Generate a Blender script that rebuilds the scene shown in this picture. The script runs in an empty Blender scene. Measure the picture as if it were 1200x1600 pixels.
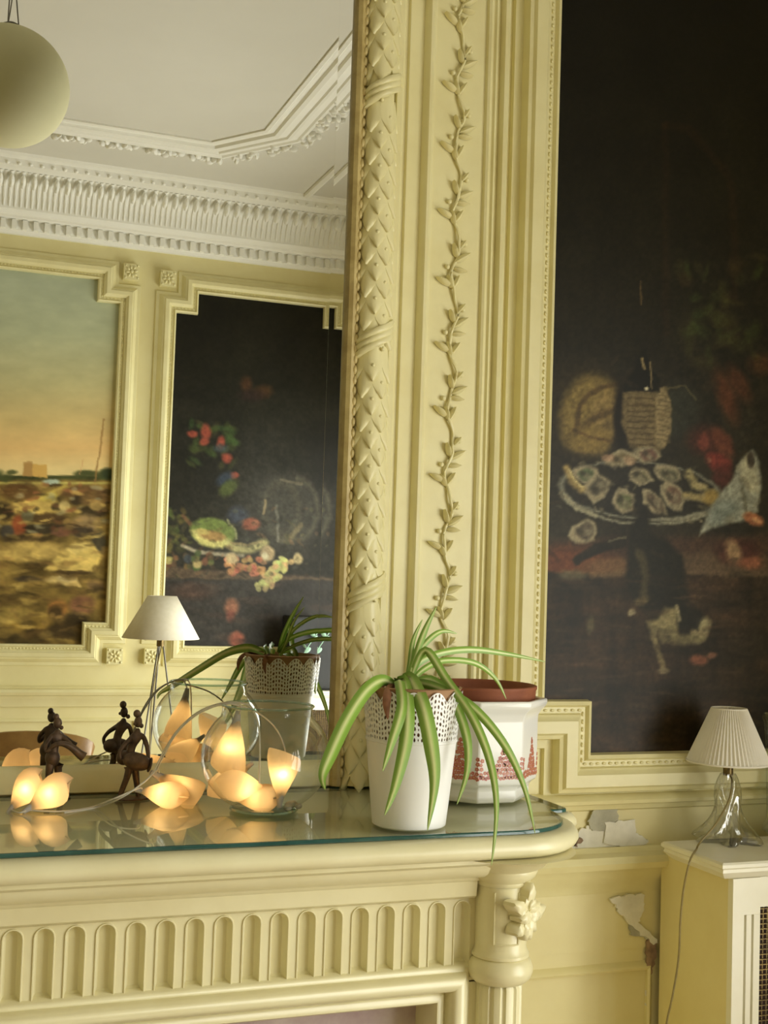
import bpy, math, random
import numpy as np
from mathutils import Vector, Matrix
random.seed(7); rng = np.random.default_rng(7)
PI = math.pi
scene = bpy.context.scene
COL = scene.collection

# ------------------------------------------------------------------ camera
EYE = 1.43; FPX = 1950.0
_yaw, _pit, _rol = [math.radians(a) for a in (20.7, 3.15, 1.87)]
def _axes():
    f = np.array([math.sin(_yaw)*math.cos(_pit), math.cos(_yaw)*math.cos(_pit), math.sin(_pit)])
    r = np.array([math.cos(_yaw), -math.sin(_yaw), 0.0]); u = np.cross(r, f)
    c, s = math.cos(_rol), math.sin(_rol)
    return c*r+s*u, -s*r+c*u, f
CR, CU, CW = _axes()
cam_d = bpy.data.cameras.new('camera'); cam = bpy.data.objects.new('camera', cam_d); COL.objects.link(cam)
cam_d.sensor_fit = 'VERTICAL'; cam_d.sensor_height = 36.0; cam_d.sensor_width = 27.0
cam_d.lens = FPX/1600*36; cam_d.clip_start = 0.01
cam.matrix_world = Matrix(((CR[0], CU[0], -CW[0], 0), (CR[1], CU[1], -CW[1], 0), (CR[2], CU[2], -CW[2], EYE), (0, 0, 0, 1)))
scene.camera = cam
def ray(x, y):
    d = CW + CR*(x-600)/FPX + CU*(800-y)/FPX
    return d/d[1]
def onY(x, y, Y):                       # photo pixel -> point on the plane at depth Y
    p = ray(x, y)*Y; return (p[0], Y, p[2]+EYE)
def onZ(x, y, z):
    p = ray(x, y); t = (z-EYE)/p[2]; return (p[0]*t, t, z)
def to_px(P):                           # (N,3) -> (N,2)
    Q = P - np.array([0, 0, EYE]); d = Q@CW
    return np.stack([600+FPX*(Q@CR)/d, 800-FPX*(Q@CU)/d], 1)

# ------------------------------------------------------------------ world, daylight and fill, exposure
YM = 1.853            # mirror plane
YB = 1.90             # back wall
YF = -1.244           # wall facing the mirror
XR = 1.85; XL = -2.5  # window wall, left wall
ZC = 2.95
w = bpy.data.worlds.new('world'); scene.world = w; w.use_nodes = True
bg = w.node_tree.nodes['Background']; bg.inputs[0].default_value = (0.78, 0.86, 1.0, 1); bg.inputs[1].default_value = 1.0
WY0, WY1, WZ0, WZ1 = -1.05, 0.90, 0.35, 2.05
def area(name, loc, rot, sx, sy, power, col):
    d = bpy.data.lights.new(name, 'AREA'); d.shape = 'RECTANGLE'; d.size = sx; d.size_y = sy; d.energy = power; d.color = col
    o = bpy.data.objects.new(name, d); COL.objects.link(o); o.location = loc; o.rotation_euler = rot; return o
area('daylight_and_fill', (XR+0.22, (WY0+WY1)/2, (WZ0+WZ1)/2), (0, PI/2, 0), WZ1-WZ0, WY1-WY0, 128, (1.0, 0.97, 0.90))
W2X0, W2X1 = -2.25, -1.05
area('daylight_and_fill', ((W2X0+W2X1)/2, YF-.22, (WZ0+WZ1)/2), (PI/2, 0, PI), W2X1-W2X0, WZ1-WZ0, 7, (1.0, 0.97, 0.90))  # unseen fill light added to brighten the mantel side and alcove
scene.view_settings.view_transform = 'Standard'; scene.view_settings.look = 'None'
scene.view_settings.exposure = -0.50; scene.view_settings.gamma = 1.0
scene.view_settings.use_curve_mapping = False
try:
    cy = scene.cycles; cy.use_denoising = True; cy.max_bounces = 14; cy.transparent_max_bounces = 24
    cy.diffuse_bounces = 5; cy.glossy_bounces = 8; cy.transmission_bounces = 12; cy.sample_clamp_indirect = 6.0
    cy.caustics_reflective = False; cy.caustics_refractive = False
except Exception: pass

# ------------------------------------------------------------------ materials
def lin(c):
    c = np.asarray(c, float)/255.0
    return np.where(c <= 0.04045, c/12.92, ((c+0.055)/1.055)**2.4)
MATS = {}
def new_mat(name):
    m = bpy.data.materials.new(name); m.use_nodes = True; MATS[name] = m
    return m, m.node_tree, m.node_tree.nodes['Principled BSDF']
def setp(b, **k):
    for kk, v in k.items():
        n = kk.replace('_', ' ')
        for s in b.inputs:
            if s.name.lower() == n.lower(): s.default_value = v; break
def paint(name, col, col2=None, rough=0.5, scale=8.0, bump=0.0, bscale=60.0, spec=0.5, **kw):
    m, nt, b = new_mat(name)
    col2 = col2 or tuple(c*0.86 for c in col)
    tc = nt.nodes.new('ShaderNodeTexCoord'); nz = nt.nodes.new('ShaderNodeTexNoise'); nz.inputs['Scale'].default_value = scale
    nz.inputs['Detail'].default_value = 5; nz.inputs['Roughness'].default_value = 0.6
    rp = nt.nodes.new('ShaderNodeValToRGB'); rp.color_ramp.elements[0].position = 0.35; rp.color_ramp.elements[1].position = 0.62
    rp.color_ramp.elements[0].color = (*col2, 1); rp.color_ramp.elements[1].color = (*col, 1)
    nt.links.new(tc.outputs['Object'], nz.inputs['Vector']); nt.links.new(nz.outputs['Fac'], rp.inputs['Fac'])
    nt.links.new(rp.outputs['Color'], b.inputs['Base Color'])
    setp(b, roughness=rough, specular_ior_level=spec, **kw)
    if bump > 0:
        n2 = nt.nodes.new('ShaderNodeTexNoise'); n2.inputs['Scale'].default_value = bscale; n2.inputs['Detail'].default_value = 3
        bp = nt.nodes.new('ShaderNodeBump'); bp.inputs['Strength'].default_value = bump; bp.inputs['Distance'].default_value = 0.002
        nt.links.new(tc.outputs['Object'], n2.inputs['Vector']); nt.links.new(n2.outputs['Fac'], bp.inputs['Height']); nt.links.new(bp.outputs['Normal'], b.inputs['Normal'])
    return m
M = {}
M['yellow'] = paint('yellow_wall_paint', (0.79, 0.72, 0.40), (0.74, 0.66, 0.34), 0.45, 5, 0.15, 40)
M['trim'] = paint('cream_yellow_gloss', (0.79, 0.73, 0.42), (0.74, 0.67, 0.36), 0.38, 10, 0.1, 70)
M['mantel'] = paint('cream_mantel_paint', (0.76, 0.71, 0.46), (0.70, 0.64, 0.39), 0.3, 7, 0.08, 60)
M['gilt'] = paint('old_gilded_paint', (0.54, 0.43, 0.18), (0.40, 0.30, 0.11), 0.4, 30, 0.2, 120)
M['cover'] = paint('cream_cover_paint', (0.80, 0.71, 0.38), (0.75, 0.65, 0.32), 0.4, 6, 0.08, 50)
M['covertop'] = paint('pale_cover_top', (0.83, 0.80, 0.66), (0.78, 0.74, 0.58), 0.35, 8)
M['white'] = paint('white_plaster', (0.90, 0.89, 0.84), (0.87, 0.86, 0.80), 0.7, 4, 0.1, 50)
M['ceil'] = paint('ceiling_plaster', (0.70, 0.68, 0.62), (0.67, 0.65, 0.59), 0.8, 2)
M['plaster'] = paint('bare_plaster', (0.82, 0.80, 0.72), (0.66, 0.64, 0.56), 0.9, 18, 0.4, 60)
M['greyplaster'] = paint('grey_bare_plaster', (0.48, 0.47, 0.38), (0.36, 0.35, 0.28), 0.9, 25, 0.4, 60)
M['brick'] = paint('exposed_brown_masonry', (0.35, 0.24, 0.16), (0.20, 0.13, 0.09), 0.9, 60, 0.5, 80)
M['floor'] = paint('oak_floor', (0.56, 0.43, 0.28), (0.48, 0.36, 0.22), 0.4, 6)
M['marble'] = paint('mauve_marble', (0.34, 0.24, 0.25), (0.52, 0.44, 0.42), 0.25, 9)
M['soot'] = paint('sooty_firebrick', (0.05, 0.045, 0.04), None, 0.9)
M['ceramic'] = paint('white_ceramic', (0.82, 0.81, 0.77), (0.80, 0.79, 0.75), 0.12, 6)
M['potwhite'] = paint('white_lacquered_metal', (0.86, 0.86, 0.84), (0.84, 0.84, 0.82), 0.35, 6)
M['terra'] = paint('terracotta', (0.27, 0.085, 0.035), (0.21, 0.06, 0.025), 0.7, 20, 0.1, 80)
M['clay'] = paint('brown_clay', (0.38, 0.22, 0.11), (0.30, 0.16, 0.08), 0.7, 20, 0.1, 80)
M['soil'] = paint('potting_soil', (0.05, 0.03, 0.02), (0.02, 0.015, 0.01), 0.95, 90, 0.8, 90)
M['red'] = paint('red_flower_glaze', (0.64, 0.24, 0.18), (0.54, 0.13, 0.10), 0.2, 200)
M['petalyellow'] = paint('yellow_flower_glaze', (0.72, 0.48, 0.16), None, 0.2, 200)
M['bronze'] = paint('dark_bronze', (0.075, 0.045, 0.028), (0.16, 0.10, 0.06), 0.5, 60, 0.3, 120, metallic=0.45)
M['shadepleat'] = paint('ivory_pleated_fabric', (0.80, 0.76, 0.68), (0.77, 0.73, 0.64), 0.8, 40)
M['shadelinen'] = paint('ivory_linen_shade', (0.82, 0.76, 0.62), (0.78, 0.72, 0.57), 0.8, 60)
M['cord'] = paint('white_flex', (0.72, 0.68, 0.58), None, 0.45, 40)
M['darkcord'] = paint('olive_flex', (0.30, 0.24, 0.10), None, 0.5, 40)
M['brass'] = paint('dull_brass', (0.20, 0.14, 0.05), (0.10, 0.07, 0.03), 0.35, 60, metallic=0.8)
M['steel'] = paint('dark_steel', (0.18, 0.17, 0.15), None, 0.4, 40, metallic=0.8)
M['cap'] = paint('grey_lamp_cap', (0.55, 0.52, 0.52), None, 0.5, 40)
M['wood'] = paint('varnished_chair_wood', (0.30, 0.17, 0.05), (0.23, 0.12, 0.035), 0.3, 14)
M['black'] = paint('black_plastic', (0.012, 0.012, 0.012), None, 0.5, 40)
M['mesh'] = paint('brown_grille', (0.10, 0.055, 0.04), (0.06, 0.03, 0.025), 0.7, 80)
M['globe'] = paint('paper_globe', (0.68, 0.65, 0.42), (0.63, 0.60, 0.38), 0.9, 4)
M['brownleaf'] = paint('withered_leaf', (0.28, 0.12, 0.06), (0.16, 0.07, 0.03), 0.7, 40)
M['sprig'] = paint('pale_sprig_leaf', (0.35, 0.55, 0.42), (0.25, 0.42, 0.30), 0.5, 40)
M['stone'] = paint('pale_pebble', (0.62, 0.60, 0.52), (0.45, 0.43, 0.38), 0.6, 60)
# mirror
m, nt, b = new_mat('mirror_silver'); setp(b, metallic=1.0, roughness=0.0, base_color=(0.86, 0.87, 0.84, 1)); M['mirror'] = m
# thin clear glass: transparent + fresnel reflection, lets light through
def thin_glass(name, tint, f0=0.04, k=0.9, power=5.0):
    m = bpy.data.materials.new(name); m.use_nodes = True; nt = m.node_tree; nt.nodes.clear()
    o = nt.nodes.new('ShaderNodeOutputMaterial'); mx = nt.nodes.new('ShaderNodeMixShader'); t = nt.nodes.new('ShaderNodeBsdfTransparent')
    g = nt.nodes.new('ShaderNodeBsdfGlossy'); lw = nt.nodes.new('ShaderNodeLayerWeight'); lw.inputs['Blend'].default_value = 0.5
    pw = nt.nodes.new('ShaderNodeMath'); pw.operation = 'POWER'; pw.inputs[1].default_value = power
    ma = nt.nodes.new('ShaderNodeMath'); ma.operation = 'MULTIPLY_ADD'; ma.inputs[1].default_value = k; ma.inputs[2].default_value = f0
    t.inputs[0].default_value = (*tint, 1); g.inputs['Roughness'].default_value = 0.0
    nt.links.new(lw.outputs['Facing'], pw.inputs[0]); nt.links.new(pw.outputs[0], ma.inputs[0]); nt.links.new(ma.outputs[0], mx.inputs[0])
    nt.links.new(t.outputs[0], mx.inputs[1]); nt.links.new(g.outputs[0], mx.inputs[2]); nt.links.new(mx.outputs[0], o.inputs[0]); return m
M['pane'] = thin_glass('window_pane_glass', (0.97, 0.98, 0.97))
M['bowlglass'] = thin_glass('bowl_glass', (0.94, 0.96, 0.945), 0.055, 0.95, 2.6)
M['topglass'] = thin_glass('green_plate_glass', (0.93, 0.97, 0.94), 0.05, 0.9, 5.0)
M['edgeglass'] = paint('bottle_green_glass_edge', (0.035, 0.10, 0.085), (0.02, 0.07, 0.06), 0.08, 20)
m, nt, b = new_mat('solid_crystal'); setp(b, base_color=(0.98, 0.98, 0.98, 1), roughness=0.06, transmission_weight=1.0, ior=1.22); M['crystal'] = thin_glass('clear_crystal', (0.93, 0.94, 0.94), 0.18, 0.8, 2.0)
m, nt, b = new_mat('bowl_foot_glass'); M['footglass'] = thin_glass('greenish_bowl_foot', (0.66, 0.80, 0.74), 0.12, 0.75, 2.0)
# frosted shade of the string lights: light shines through it from the bulb inside
m = bpy.data.materials.new('frosted_light_shade'); m.use_nodes = True; nt = m.node_tree; nt.nodes.clear()
o = nt.nodes.new('ShaderNodeOutputMaterial'); mx = nt.nodes.new('ShaderNodeMixShader'); d = nt.nodes.new('ShaderNodeBsdfDiffuse'); t = nt.nodes.new('ShaderNodeBsdfTranslucent')
d.inputs[0].default_value = (0.62, 0.54, 0.42, 1); t.inputs[0].default_value = (0.95, 0.80, 0.54, 1); mx.inputs[0].default_value = 0.55
nt.links.new(d.outputs[0], mx.inputs[1]); nt.links.new(t.outputs[0], mx.inputs[2]); nt.links.new(mx.outputs[0], o.inputs[0]); M['shell'] = m
m, nt, b = new_mat('glowing_bulb'); setp(b, base_color=(1, 0.8, 0.5, 1), emission_color=(1.0, 0.62, 0.26, 1), emission_strength=16.0); M['bulb'] = m
# striped spider-plant leaf, stripe position stored along the blade width
m, nt, b = new_mat('striped_leaf'); at = nt.nodes.new('ShaderNodeAttribute'); at.attribute_name = 'stripe'
rp = nt.nodes.new('ShaderNodeValToRGB'); e = rp.color_ramp.elements
e[0].position = 0.25; e[0].color = (0.19, 0.33, 0.045, 1); e[1].position = 0.95; e[1].color = (0.66, 0.72, 0.33, 1)
k = e.new(0.55); k.color = (0.24, 0.40, 0.06, 1)
nt.links.new(at.outputs['Fac'], rp.inputs['Fac']); nt.links.new(rp.outputs['Color'], b.inputs['Base Color']); setp(b, roughness=0.38); M['leaf'] = m
# oil paint: colour stored on the canvas
def canvas_mat(name, rough):
    m, nt, b = new_mat(name); at = nt.nodes.new('ShaderNodeAttribute'); at.attribute_name = 'paint'
    nt.links.new(at.outputs['Color'], b.inputs['Base Color']); setp(b, roughness=rough, specular_ior_level=0.2)
    nz = nt.nodes.new('ShaderNodeTexNoise'); nz.inputs['Scale'].default_value = 300; bp = nt.nodes.new('ShaderNodeBump'); bp.inputs['Strength'].default_value = 0.12; bp.inputs['Distance'].default_value = 0.001
    tc = nt.nodes.new('ShaderNodeTexCoord'); nt.links.new(tc.outputs['Object'], nz.inputs['Vector']); nt.links.new(nz.outputs['Fac'], bp.inputs['Height']); nt.links.new(bp.outputs['Normal'], b.inputs['Normal'])
    return m
M['canvas'] = canvas_mat('oil_paint_on_canvas', 0.42)

# ------------------------------------------------------------------ mesh helpers
class MB:
    def __init__(s): s.v = []; s.f = []
    def add(s, vs, fs):
        o = len(s.v); s.v += [tuple(map(float, p)) for p in vs]; s.f += [tuple(i+o for i in f) for f in fs]; return s
    def box(s, x0, x1, y0, y1, z0, z1):
        return s.add([(x, y, z) for z in (z0, z1) for y in (y0, y1) for x in (x0, x1)],
                     [(0, 2, 3, 1), (4, 5, 7, 6), (0, 1, 5, 4), (2, 6, 7, 3), (0, 4, 6, 2), (1, 3, 7, 5)])
    def lathe(s, prof, c=(0, 0, 0), n=32, cap0=False, cap1=False, rfun=None, sx=1, sy=1):
        vs = []
        for j, (r, z) in enumerate(prof):
            for i in range(n):
                a = 2*PI*i/n; rr = r*(rfun(a, z) if rfun else 1)
                vs.append((c[0]+rr*math.cos(a)*sx, c[1]+rr*math.sin(a)*sy, c[2]+z))
        fs = [(j*n+i, j*n+(i+1) % n, (j+1)*n+(i+1) % n, (j+1)*n+i) for j in range(len(prof)-1) for i in range(n)]
        if cap0: fs.append(tuple(reversed(range(n))))
        if cap1: fs.append(tuple(range((len(prof)-1)*n, len(prof)*n)))
        return s.add(vs, fs)
    def tube(s, pts, r, n=8, cap=True):
        P = [Vector(p) for p in pts]; R = r if isinstance(r, (list, tuple)) else [r]*len(P)
        vs = []; up = Vector((0.13, 0.21, 1)).normalized()
        for i, p in enumerate(P):
            t = (P[min(i+1, len(P)-1)]-P[max(i-1, 0)]).normalized()
            a = t.cross(up)
            if a.length < 1e-4: a = t.cross(Vector((1, 0, 0)))
            a.normalize(); b_ = t.cross(a)
            for k in range(n):
                q = p+R[i]*(math.cos(2*PI*k/n)*a+math.sin(2*PI*k/n)*b_); vs.append(q)
        fs = [(j*n+i, j*n+(i+1) % n, (j+1)*n+(i+1) % n, (j+1)*n+i) for j in range(len(P)-1) for i in range(n)]
        if cap: fs += [tuple(reversed(range(n))), tuple(range((len(P)-1)*n, len(P)*n))]
        return s.add(vs, fs)
    def ball(s, c, r, n=10, m=6, rot=None):
        r = r if isinstance(r, (list, tuple)) else (r, r, r); vs = []
        for j in range(1, m):
            t = PI*j/m
            for i in range(n):
                a = 2*PI*i/n; vs.append(Vector((r[0]*math.sin(t)*math.cos(a), r[1]*math.sin(t)*math.sin(a), r[2]*math.cos(t))))
        vs += [Vector((0, 0, r[2])), Vector((0, 0, -r[2]))]
        if rot: vs = [rot@q for q in vs]
        vs = [q+Vector(c) for q in vs]; T = (m-1)*n
        fs = [(j*n+i, (j+1)*n+i, (j+1)*n+(i+1) % n, j*n+(i+1) % n) for j in range(m-2) for i in range(n)]
        fs += [(T, i, (i+1) % n) for i in range(n)]+[(T+1, (m-2)*n+(i+1) % n, (m-2)*n+i) for i in range(n)]
        return s.add(vs, fs)
    def sweep(s, path, prof, mapf, closed=True, cap=False, outward=1):
        n = len(path); offs = []
        for i in range(n):
            p = Vector(path[i]); a = Vector(path[i-1]) if (closed or i > 0) else None; c = Vector(path[(i+1) % n]) if (closed or i < n-1) else None
            ns = []
            for q0, q1 in ((a, p), (p, c)):
                if q0 is None or q1 is None: continue
                d = (q1-q0)
                if d.length < 1e-9: continue
                d.normalize(); ns.append(Vector((d.y, -d.x))*outward)
            if len(ns) == 2:
                m_ = ns[0]+ns[1]; k_ = 1+ns[0].dot(ns[1]); offs.append(m_/max(k_, 0.25))
            else: offs.append(ns[0])
        vs = []
        for i in range(n):
            for (o, h) in prof:
                q = Vector(path[i])+offs[i]*o; vs.append(mapf(q.x, q.y, h))
        L = len(prof); rr = n if closed else n-1
        fs = [(i*L+j, ((i+1) % n)*L+j, ((i+1) % n)*L+j+1, i*L+j+1) for i in range(rr) for j in range(L-1)]
        if cap == 'loop':                  # caps over the first and last profile rings
            fs += [tuple(i*L for i in range(n)), tuple(i*L+L-1 for i in reversed(range(n)))]
        return s.add(vs, fs)
    def extrude_x(s, prof, x0, x1):        # profile of (y,z)
        n = len(prof); vs = [(x0, y, z) for y, z in prof]+[(x1, y, z) for y, z in prof]
        fs = [(i, (i+1) % n, n+(i+1) % n, n+i) for i in range(n)]+[tuple(range(n)), tuple(reversed(range(n, 2*n)))]
        return s.add(vs, fs)
    def extrude_z(s, prof, z0, z1):        # profile of (x,y)
        n = len(prof); vs = [(x, y, z0) for x, y in prof]+[(x, y, z1) for x, y in prof]
        fs = [(i, (i+1) % n, n+(i+1) % n, n+i) for i in range(n)]+[tuple(reversed(range(n))), tuple(range(n, 2*n))]
        return s.add(vs, fs)
    def mesh(s, name, mat, smooth=35):
        me = bpy.data.meshes.new(name); me.from_pydata(s.v, [], s.f); me.update()
        bmx = __import__('bmesh').new(); bmx.from_mesh(me); __import__('bmesh').ops.recalc_face_normals(bmx, faces=bmx.faces); bmx.to_mesh(me); bmx.free()
        if smooth:
            me.polygons.foreach_set('use_smooth', [True]*len(me.polygons)); me.set_sharp_from_angle(angle=math.radians(smooth))
        me.materials.append(M[mat] if isinstance(mat, str) else mat); return me
    def build(s, name, mat, parent=None, smooth=35, loc=None):
        o = bpy.data.objects.new(name, s.mesh(name, mat, smooth)); COL.objects.link(o)
        if parent: o.parent = parent
        if loc: o.location = loc
        return o
def inst(name, me, parent=None, mat=None):
    o = bpy.data.objects.new(name, me); COL.objects.link(o)
    if parent: o.parent = parent
    if mat is not None: o.matrix_local = mat
    return o
def tag(o, label, cat, group=None):
    o['label'] = label; o['category'] = cat
    if group: o['group'] = group
    return o
def thing(name, label, cat, loc=(0, 0, 0), group=None):
    o = bpy.data.objects.new(name, None); COL.objects.link(o); o.location = loc; o.empty_display_size = 0.02
    return tag(o, label, cat, group)
def struct(o, label=None, cat=None):
    o['kind'] = 'structure'
    if label: o['label'] = label
    if cat: o['category'] = cat
    return o
def stuff(o): o['kind'] = 'stuff'; return o
def frame3(origin, ex, ey, ez):
    return Matrix(((ex[0], ey[0], ez[0], origin[0]), (ex[1], ey[1], ez[1], origin[1]), (ex[2], ey[2], ez[2], origin[2]), (0, 0, 0, 1)))
def smoothpath(pts, n=5):
    P = [Vector(p) for p in pts]; out = []
    for i in range(len(P)-1):
        p0 = P[max(i-1, 0)]; p1 = P[i]; p2 = P[i+1]; p3 = P[min(i+2, len(P)-1)]
        for k in range(n):
            t = k/n; out.append(0.5*((2*p1)+(p2-p0)*t+(2*p0-5*p1+4*p2-p3)*t*t+(3*p1-p0-3*p2+p3)*t**3))
    out.append(P[-1]); return out

# ================================================================== THE ROOM
struct(MB().box(XL-.1, XR+.1, YF-.1, YB+.1, -.1, 0).build('floor', 'floor'), 'polished oak floor of the room', 'floor')
struct(MB().box(XL-.1, XR+.1, YF-.1, YB+.1, ZC, ZC+.1).build('ceiling', 'ceil'), 'off-white plaster ceiling seen in the mirror', 'ceiling')
wall_back = struct(MB().box(XL-.1, XR+.1, YB, YB+.1, 0, ZC).build('wall_back', 'yellow'), 'pale yellow panelled wall behind mantelpiece and radiator cover', 'wall')
mb = MB(); mb.box(XL-.1, W2X0, YF-.18, YF, 0, ZC); mb.box(W2X1, XR+.1, YF-.18, YF, 0, ZC); mb.box(W2X0, W2X1, YF-.18, YF, 0, WZ0); mb.box(W2X0, W2X1, YF-.18, YF, WZ1, ZC)
wall_front = struct(mb.build('wall_front', 'yellow'), 'pale yellow panelled wall reflected in the mirror', 'wall')
struct(MB().box(XL-.1, XL, YF, YB, 0, ZC).build('wall_left', 'yellow'), 'pale yellow side wall out of sight on the left', 'wall')
mb = MB(); mb.box(XR, XR+.18, YF, WY0, 0, ZC); mb.box(XR, XR+.18, WY1, YB, 0, ZC); mb.box(XR, XR+.18, WY0, WY1, 0, WZ0); mb.box(XR, XR+.18, WY0, WY1, WZ1, ZC)
struct(mb.build('wall_right', 'yellow'), 'pale yellow window wall out of sight on the right', 'wall')
win = bpy.data.objects.new('window_1', None); COL.objects.link(win); win.location = (XR+.1, (WY0+WY1)/2, WZ0); struct(win, 'tall white casement window letting in daylight', 'window')
def wloc(mb_, name, mat):
    mb_.v = [(x-XR-.1, y-(WY0+WY1)/2, z-WZ0) for x, y, z in mb_.v]; return mb_.build(name, mat, win)
mb = MB(); t = .05
for (a, b_) in ((WY0, WY0+t), (WY1-t, WY1), ((WY0+WY1)/2-.04, (WY0+WY1)/2+.04)): mb.box(XR+.07, XR+.13, a, b_, WZ0, WZ1)
for (a, b_) in ((WZ0, WZ0+.07), (WZ1-t, WZ1), (1.55, 1.6)): mb.box(XR+.072, XR+.128, WY0, WY1, a, b_)
wloc(mb, 'window_frame', 'white')
for ya, yb in ((WY0+t, (WY0+WY1)/2-.04), ((WY0+WY1)/2+.04, WY1-t)):
    for za, zb in ((WZ0+.07, 1.55), (1.6, WZ1-t)): wloc(MB().box(XR+.098, XR+.102, ya, yb, za, zb), 'pane', 'pane')

win_fill = bpy.data.objects.new('window_fill', None); COL.objects.link(win_fill); win_fill.location = ((W2X0+W2X1)/2, YF-.1, WZ0); struct(win_fill, 'white casement window added for fill light, out of sight behind the camera', 'window')  # added window, never in view, gives the fill light an opening
hw = (W2X1-W2X0)/2; hz = WZ1-WZ0; mb = MB()
for a, b_ in ((-hw, -hw+t), (hw-t, hw), (-.04, .04)): mb.box(a, b_, -.03, .03, 0, hz)
for a, b_ in ((0, .07), (hz-t, hz), (1.20, 1.25)): mb.box(-hw, hw, -.028, .028, a, b_)
mb.build('window_frame', 'white', win_fill)
for xa, xb in ((-hw+t, -.04), (.04, hw-t)):
    for za, zb in ((.07, 1.20), (1.25, hz-t)): MB().box(xa, xb, -.002, .002, za, zb).build('pane', 'pane', win_fill)
# chimney breast behind the mirror and its carved pilaster
BX = .886
wall_chimney = struct(MB().box(-BX, BX, YM+.012, YB, 1.09, ZC).build('wall_chimney', 'yellow'), 'shallow yellow chimney breast carrying the overmantel mirror', 'wall')
mb = MB(); mb.box(-BX, -.75, 1.66, YB, 0, 1.09); mb.box(.75, BX-.03, 1.66, YB, 0, 1.09); mb.box(-.75, .75, 1.66, YB, .88, 1.09)
mb.build('lower_breast', 'yellow', wall_chimney)

# cornice, four sides
zb = 2.712
prof = [(0, zb), (.018, zb), (.022, zb+.012), (.03, zb+.014), (.03, zb+.05), (.055, zb+.052), (.062, zb+.06), (.07, zb+.062), (.075, zb+.07)]
for k_ in range(9):
    a = PI/2*k_/8; prof.append((.085+.125*(1-math.cos(a)), zb+.078+.118*math.sin(a)))
prof += [(.222, zb+.198), (.235, zb+.2), (.24, zb+.222), (.262, zb+.228), (.268, ZC)]
path = [(XL, YF), (XR, YF), (XR, YB), (XL, YB)]
cor = struct(MB().sweep(path, prof, lambda x, y, h: (x, y, h), True, outward=-1).build('trim_1', 'white'), 'white moulded plaster cornice under the ceiling', 'cornice')
dent = MB().box(-.0085, .0085, 0, .02, 0, .034).mesh('dentil', 'white', 0)
x = -.30
while x < 1.80:
    inst('dentil', dent, cor, Matrix.Translation((x, YF+.028, zb+.015))); x += .0405
# fluted leaves on the cove: one rib following the curve
rib = MB(); cs = []
for k_ in range(8):
    a = PI/2*(.06+.80*k_/7); cs.append((.085+.125*(1-math.cos(a)), .078+.118*math.sin(a), math.sin(a), -math.cos(a)))
for side, wd, lift in ((0, .0062, .007),):
    vs = []
    for i, (e_, z_, ny, nz_) in enumerate(cs):
        ww = wd*(0.75+.5*i/7)
        vs += [(-ww, e_, z_), (-ww*.5, e_+lift*(.35+.65*ny)*.9, z_-lift*.8*(1-ny*.5)), (ww*.5, e_+lift*(.35+.65*ny)*.9, z_-lift*.8*(1-ny*.5)), (ww, e_, z_)]
    fs = [(4*i+j, 4*i+j+1, 4*i+4+j+1, 4*i+4+j) for i in range(7) for j in range(3)]+[(0, 1, 2, 3), (31, 30, 29, 28)]
    rib.add(vs, fs)
ribm = rib.mesh('cove_leaf', 'white', 60)
x = -.25
while x < 1.62:
    inst('cove_leaf', ribm, cor, Matrix.Translation((x, YF, zb))); x += .0205
tip = MB(); tip.ball((0, 0, 0), (.011, .016, .028), 8, 6, Matrix.Rotation(math.radians(-42), 3, 'X')); tipm = tip.mesh('leaf_tip', 'white', 60)
flm = MB().ball((0, 0, 0), (.008, .008, .006), 8, 5).mesh('cornice_flower', 'white', 60)
x = -.25; k_ = 0
while x < 1.60:
    inst('leaf_tip', tipm, cor, Matrix.Translation((x, YF+.166, zb+.160))); inst('cornice_flower', flm, cor, Matrix.Translation((x+.02, YF+.236, zb+.206))); x += .041
# ceiling frame with a garland, its corner cut
path = [(XL+.9, -.62), (.955, -.62), (1.13, -.375), (1.13, 1.1)]
prof = [(-.075, ZC), (-.075, ZC-.006), (-.064, ZC-.009), (-.058, ZC-.004), (-.040, ZC-.004), (-.036, ZC-.014), (-.022, ZC-.017), (-.014, ZC-.006), (.010, ZC-.005), (.014, ZC-.012), (.024, ZC-.013), (.030, ZC-.005), (.050, ZC-.004), (.056, ZC-.010), (.066, ZC-.010), (.070, ZC)]
cf = struct(MB().sweep(path, prof, lambda x, y, h: (x, y, h), False, outward=1).build('trim_2', 'white'), 'white ceiling frame moulding with leaf garland and cut corner', 'moulding')
lfm = MB().ball((0, 0, 0), (.019, .009, .016), 7, 5).mesh('garland_leaf', 'white', 60)
def along(path, step):
    out = []
    for a, b_ in zip(path[:-1], path[1:]):
        a = Vector(a); b_ = Vector(b_); L = (b_-a).length; d = (b_-a)/L; s_ = 0
        while s_ < L: out.append((a+d*s_, math.atan2(d.y, d.x))); s_ += step
    return out
gp = [(-.25, -.715), (.995, -.715), (1.215, -.405), (1.215, .35)]
for i, (p, a) in enumerate(along(gp, .0125)):
    n_ = Vector((-math.sin(a), math.cos(a)))
    if i % 13 > 9: continue
    q = p+n_*(.016*math.sin(i*2.4)+.006*math.sin(i*.9))
    inst('garland_leaf', lfm, cf, Matrix.Translation((q.x, q.y, ZC-.006))@Matrix.Rotation(a+1.1*math.sin(i*1.7), 4, 'Z')@Matrix.Scale(.65+.35*abs(math.sin(i*.77)), 4))
struct(MB().sweep([(1.40, -.98), (1.40, 1.3)], [(-.012, ZC), (-.012, ZC-.012), (0, ZC-.018), (.012, ZC-.012), (.012, ZC)], lambda x, y, h: (x, y, h), False).build('trim_3', 'white'), 'thin white ceiling moulding beside the window wall', 'moulding')

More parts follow.
